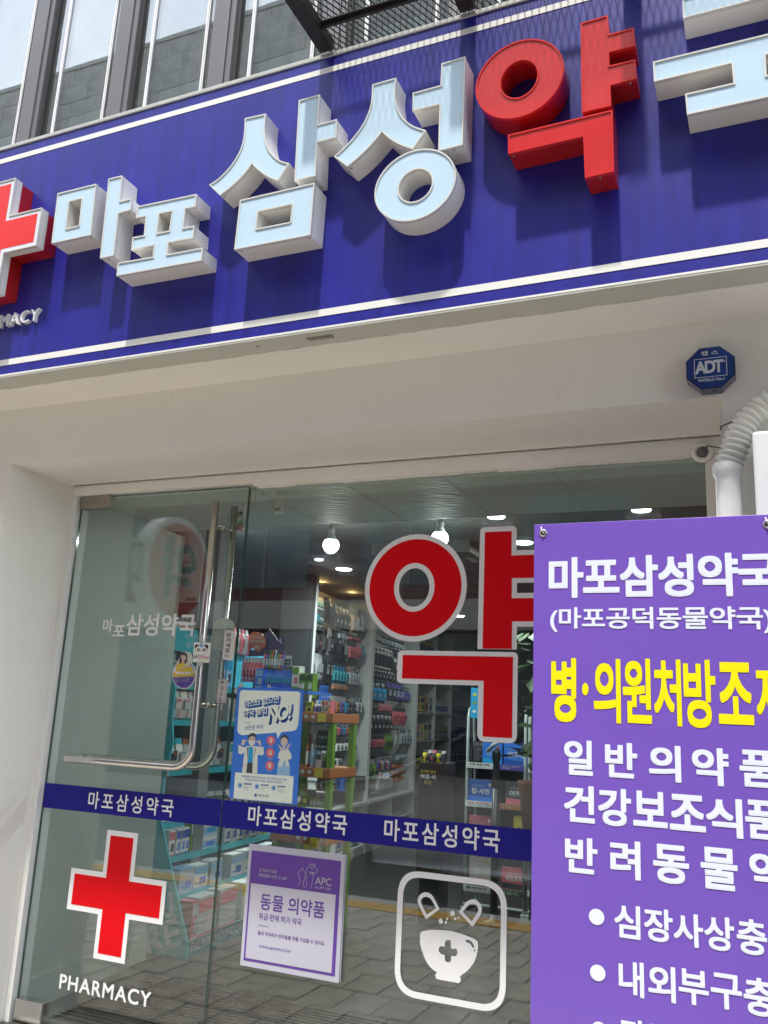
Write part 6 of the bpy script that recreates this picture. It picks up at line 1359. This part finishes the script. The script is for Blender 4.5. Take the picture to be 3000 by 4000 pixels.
def kprod(x0, x1, y0, z, cols, label, word, wm='paper', off=.02):
    X0, X1 = xk(x0, y0), xk(x1, y0); zt = zkz((x0 + x1) / 2, y0); h = zt - z; d = .03
    o = E('patch_box', label, 'box', ((X0 + X1) / 2, KY + .05, z))
    box('carton', X0, X1, KY + .02, KY + .055, z, zt, M[cols[0]], o, .003)
    shapew('print_band', [[(X0 + .004, z + h * .04), (X1 - .004, z + h * .04), (X1 - .004, z + h * .24), (X0 + .004, z + h * .30)]], KY + .0185, M[cols[1]], o)
    shapew('badge', [ell(X1 - .03, zt - .03, .012, .012, 16)], KY + .0182, M[cols[2]], o)
    if word: text(word, (Vector((X0 + .03, KY + .019, z + h * .38)), Vector(((X1 - X0) * .68, 0, 0)), Vector((0, 0, h * .26))), M[wm], o, off=off, lift=.001)
    text('신신 파스 관절 근육', (Vector((X0 + .03, KY + .019, z + h * .70)), Vector(((X1 - X0) * .5, 0, 0)), Vector((0, 0, h * .09))), M['greyprint'], o, off=.0, lift=.001)
kprod(292, 462, 560, L1[0], ('pblue', 'cyan', 'orange'), 'blue pain patch carton on the upper shelf of the left tube rack', '케펜텍', 'sky_b')
kprod(478, 690, 560, L2[0], ('pblue', 'pdblue', 'cream'), 'bright blue balm carton on the upper shelf of the right tube rack', '안티푸라민')
kprod(168, 392, 878, L1[1], ('pdblue', 'pblue', 'greyprint'), 'dark blue glossy patch carton on the second shelf of the left tube rack', '탑·사인')
kprod(492, 725, 900, L2[1], ('dark', 'pink', 'mustard'), 'black and red patch carton on the second shelf of the right tube rack', '아렉스')
kprod(178, 385, 1190, L1[2], ('pink', 'skin', 'paper'), 'dull red patch carton just above the navy band', '파스')
kprod(560, 740, 1200, L2[2], ('mustard', 'sky_b', 'pdblue'), 'yellow and blue patch carton just above the navy band', 'PLUS', 'dark')
kprod(178, 372, 1550, L1[3], ('skin', 'dark', 'mustard'), 'golden brown patch carton on the lowest shelf of the left tube rack', '황제')
kprod(455, 728, 1645, L2[3], ('pink', 'dark', 'pink'), 'dark red long patch carton on the lowest shelf of the right tube rack', '제일롱파프', off=.015)
for i in range(6): put('card', ('dark', 'greyprint', 'dark'), (xk(180 + i * 16, 540), KY + .05, L1[0]), nO, .02, .09, .16, nth('dark thin carton leaning at the left end of the upper rack shelf', i, 6), 'dark thin cartons leaning on the upper rack shelf', lean=.9)
lf = onY(*zk(200, 80), KY); lf2 = onY(*zk(258, 345), KY)
lb_ = tag(box('leaflet_board', lf.x, lf2.x + .08, KY, KY + .006, lf2.z, lf.z, M['cyan']), 'blue leaflet board standing on top of the left tube rack', 'board')
for k, c_ in enumerate(('yprint', 'lime', 'paper')): shapew('printed_spot', [ell(lf.x + .03, lf.z - .05 - k * .06, .015, .01, 14)], KY - .002, M[c_], lb_)
# black pole stand
pb = onZ(1928, 3603, FL); ptp = onY(1938, 2935, pb.y)
ps = E('pole_stand', 'black pole stand in front of the tube racks', 'stand', (pb.x, pb.y, FL))
G().tube([(pb.x, pb.y, FL), (pb.x, pb.y, FL + (ptp.z - FL) * .8)], .026, 16).build('pole', M['black'], ps, True)
G().lathe([(.026, 0), (.034, .01), (.034, .05), (.026, .07), (.022, .16), (.03, .20), (.03, .24), (.012, .26)], (pb.x, pb.y, FL + (ptp.z - FL) * .78), 18).build('pole_head', M['black'], ps, True)
G().lathe([(.15, 0), (.15, .012), (.03, .022), (.026, .05)], (pb.x, pb.y, FL), 28).build('base', M['black'], ps, True)
G().tube([onY(1905, 2935, pb.y - .02), onY(1925, 2912, pb.y - .05), onY(1945, 2900, pb.y - .08)], .013, 10).build('grip', M['rackw'], ps, True)
# ------------------------------------------------------------------ potted plant inside by the right rack
pl0 = onY(2075, 2700, 5.3)
pt = E('potted_plant', 'leafy green potted plant on a tall stand right of the big red letter', 'plant', (pl0.x + .05, 5.3, FL))
G().lathe([(.09, 0), (.12, .26), (.125, .28)], (pl0.x + .05, 5.3, .75), 20).build('pot', M['soil'], pt, True)
G().tube([(pl0.x + .05, 5.3, FL), (pl0.x + .05, 5.3, .75)], .05, 12).build('stand', M['dark'], pt)
G().tube([(pl0.x + .05, 5.3, 1.0), (pl0.x + .03, 5.3, 1.3), (pl0.x + .06, 5.3, 1.75)], [.012, .01, .005], 8).build('stem', M['wood'], pt)
lg = G()
for i in range(90):
    a = random.uniform(0, 6.28); z = random.uniform(1.15, 1.95); r = random.uniform(.02, .22) * (1.1 - abs(z - 1.5)); c = Vector((pl0.x + .04 + r * math.cos(a), 5.3 + r * math.sin(a), z))
    d = Vector((math.cos(a), math.sin(a), random.uniform(-.9, .3))).normalized(); s = d.cross(Vector((random.uniform(-.3, .3), random.uniform(-.3, .3), 1))).normalized(); L_n = random.uniform(.10, .19)
    k = d.cross(s) * .01
    lg.add([c, c + d * L_n * .5 + s * L_n * .28, c + d * L_n, c + d * L_n * .5 - s * L_n * .28, c + d * L_n * .5 + k], [(0, 1, 4), (1, 2, 4), (2, 3, 4), (3, 0, 4)])
tag(lg.build('foliage', M['leaf'], pt), kind='stuff')
# ------------------------------------------------------------------ across the street: seen mirrored in the glass
ob = E('opposite_building', 'dark stone clad building across the street, mirrored in the upper windows', 'building', (-8, -9.2, 0))
OB0 = -9.0
ztop_ = 1.105 * (2 * 2.51 + 9.0) + EYE
box('wall', -26, 12, -13, OB0, 0, ztop_, M['stonej'], ob)
pw, ph = .95, .46
sm_ = G().box(-pw / 2 + .004, pw / 2 - .004, 0, .03, 0, ph - .008, bev=.004); sme = bpy.data.meshes.new('stone_panel'); sme.from_pydata([tuple(v) for v in sm_.v], [], sm_.f); sme.materials.append(M['stone'])
for j in range(11):
    for i in range(26):
        o = link('stone_panel', sme, ob); o.location = Vector((-21.5 + i * pw + (pw / 2 if j % 2 else 0), OB0 - .001 + random.uniform(0, .012), ztop_ - (j + 1) * ph)) - Vector(ob.location)
box('coping', -26, 12, OB0 - .3, OB0 + .06, ztop_, ztop_ + .12, M['stone'], ob)
for i in range(9):
    for j in range(3):
        x0 = -20 + i * 3.2; z0 = 3.8 + j * 3.0
        if z0 + 1.6 > ztop_ - 5.2: continue
        w = box('window', x0, x0 + 2.0, OB0 - .05, OB0 + .02, z0, z0 + 1.6, M['winb'], ob); box('frame', x0 + .97, x0 + 1.03, OB0 + .021, OB0 + .05, z0, z0 + 1.6, M['mull'], w)
box('shop_front', -20, 8, OB0 + .001, OB0 + .04, .1, 2.9, M['winb'], ob); box('fascia', -21, 9, OB0 + .001, OB0 + .3, 2.95, 3.5, M['beige'], ob)
# parked car at the kerb (mirrored in the window)
def car(x, y, s=1, label=''):
    c = E('parked_car', label, 'car', (x, y, -.11)); z0 = -.11
    prof = [(-2.15, .35), (-2.2, .6), (-2.1, .82), (-1.5, .92), (-1.0, .98), (-.35, 1.40), (.2, 1.46), (.85, 1.42), (1.45, 1.05), (1.95, 1.0), (2.18, .85), (2.2, .45), (2.1, .30), (-2.0, .28)]
    g = G(); ws = [-.86, -.80, -.55, 0, .55, .80, .86]; n = len(prof)
    for w in (-.86, -.80, .80, .86):
        for px, pz in prof:
            k = 1.0
            wy = w * (.80 if pz > 1.2 else .92 if pz > .95 else 1.0); inn = .97 if abs(w) > .83 else 1
            g.v.append(Vector((x + s * px * inn, y + wy, z0 + (pz if inn == 1 else .3 + (pz - .3) * .97))))
    for a in range(3):
        for i in range(n): g.f.append((a * n + i, a * n + (i + 1) % n, (a + 1) * n + (i + 1) % n, (a + 1) * n + i)); g.m.append(0)
    g.f.append(tuple(range(n))); g.m.append(0); g.f.append(tuple(range(4 * n - 1, 3 * n - 1, -1))); g.m.append(0)
    bo = g.build('body', M['carp'], c, True); sb = bo.modifiers.new('smooth', 'SUBSURF'); sb.levels = sb.render_levels = 2
    g = G()
    for sd in (-1, 1):
        yy = y + sd * .80
        for q in ([(-.85, 1.02), (-.33, 1.34), (.22, 1.39), (.22, 1.02)], [(.27, 1.02), (.27, 1.39), (.80, 1.36), (1.30, 1.06)]):
            v = [Vector((x + s * a, y + sd * (.80 if b < 1.1 else .70), z0 + b)) for a, b in q]; v += [p + Vector((0, sd * .02, 0)) for p in v]; g.add(v, [(0, 1, 2, 3), (7, 6, 5, 4), (0, 4, 5, 1), (1, 5, 6, 2), (2, 6, 7, 3), (3, 7, 4, 0)])
    g.build('side_window', M['carw'], c)
    g = G(); 
    for (a0, b0, a1, b1) in ((-1.02, .995, -.38, 1.40), (.88, 1.425, 1.42, 1.075)):
        v = [Vector((x + s * a0, y - .7, z0 + b0)), Vector((x + s * a0, y + .7, z0 + b0)), Vector((x + s * a1, y + .6, z0 + b1)), Vector((x + s * a1, y - .6, z0 + b1))]; v += [p + Vector((0, 0, .02)) for p in v]; g.add(v, [(0, 1, 2, 3), (7, 6, 5, 4), (0, 4, 5, 1), (1, 5, 6, 2), (2, 6, 7, 3), (3, 7, 4, 0)])
    g.build('windscreen', M['carw'], c)
    for wx in (-1.38, 1.36):
        for sd in (-1, 1):
            w = G().lathe([(.20, -.1), (.31, -.1), (.33, -.07), (.33, .07), (.31, .1), (.20, .1)], (x + s * wx, y + sd * .80, z0 + .33), 24, axis='y').build('wheel', M['tyre'], c, True)
            G().lathe([(.19, -.105), (.17, -.11), (.04, -.115)] if sd < 0 else [(.19, .105), (.17, .11), (.04, .115)], (x + s * wx, y + sd * .80, z0 + .33), 16, axis='y').build('rim', M['steel'], w, True)
car(-2.1, -1.8, 1, 'silver saloon car parked at the kerb, mirrored in the shop window')
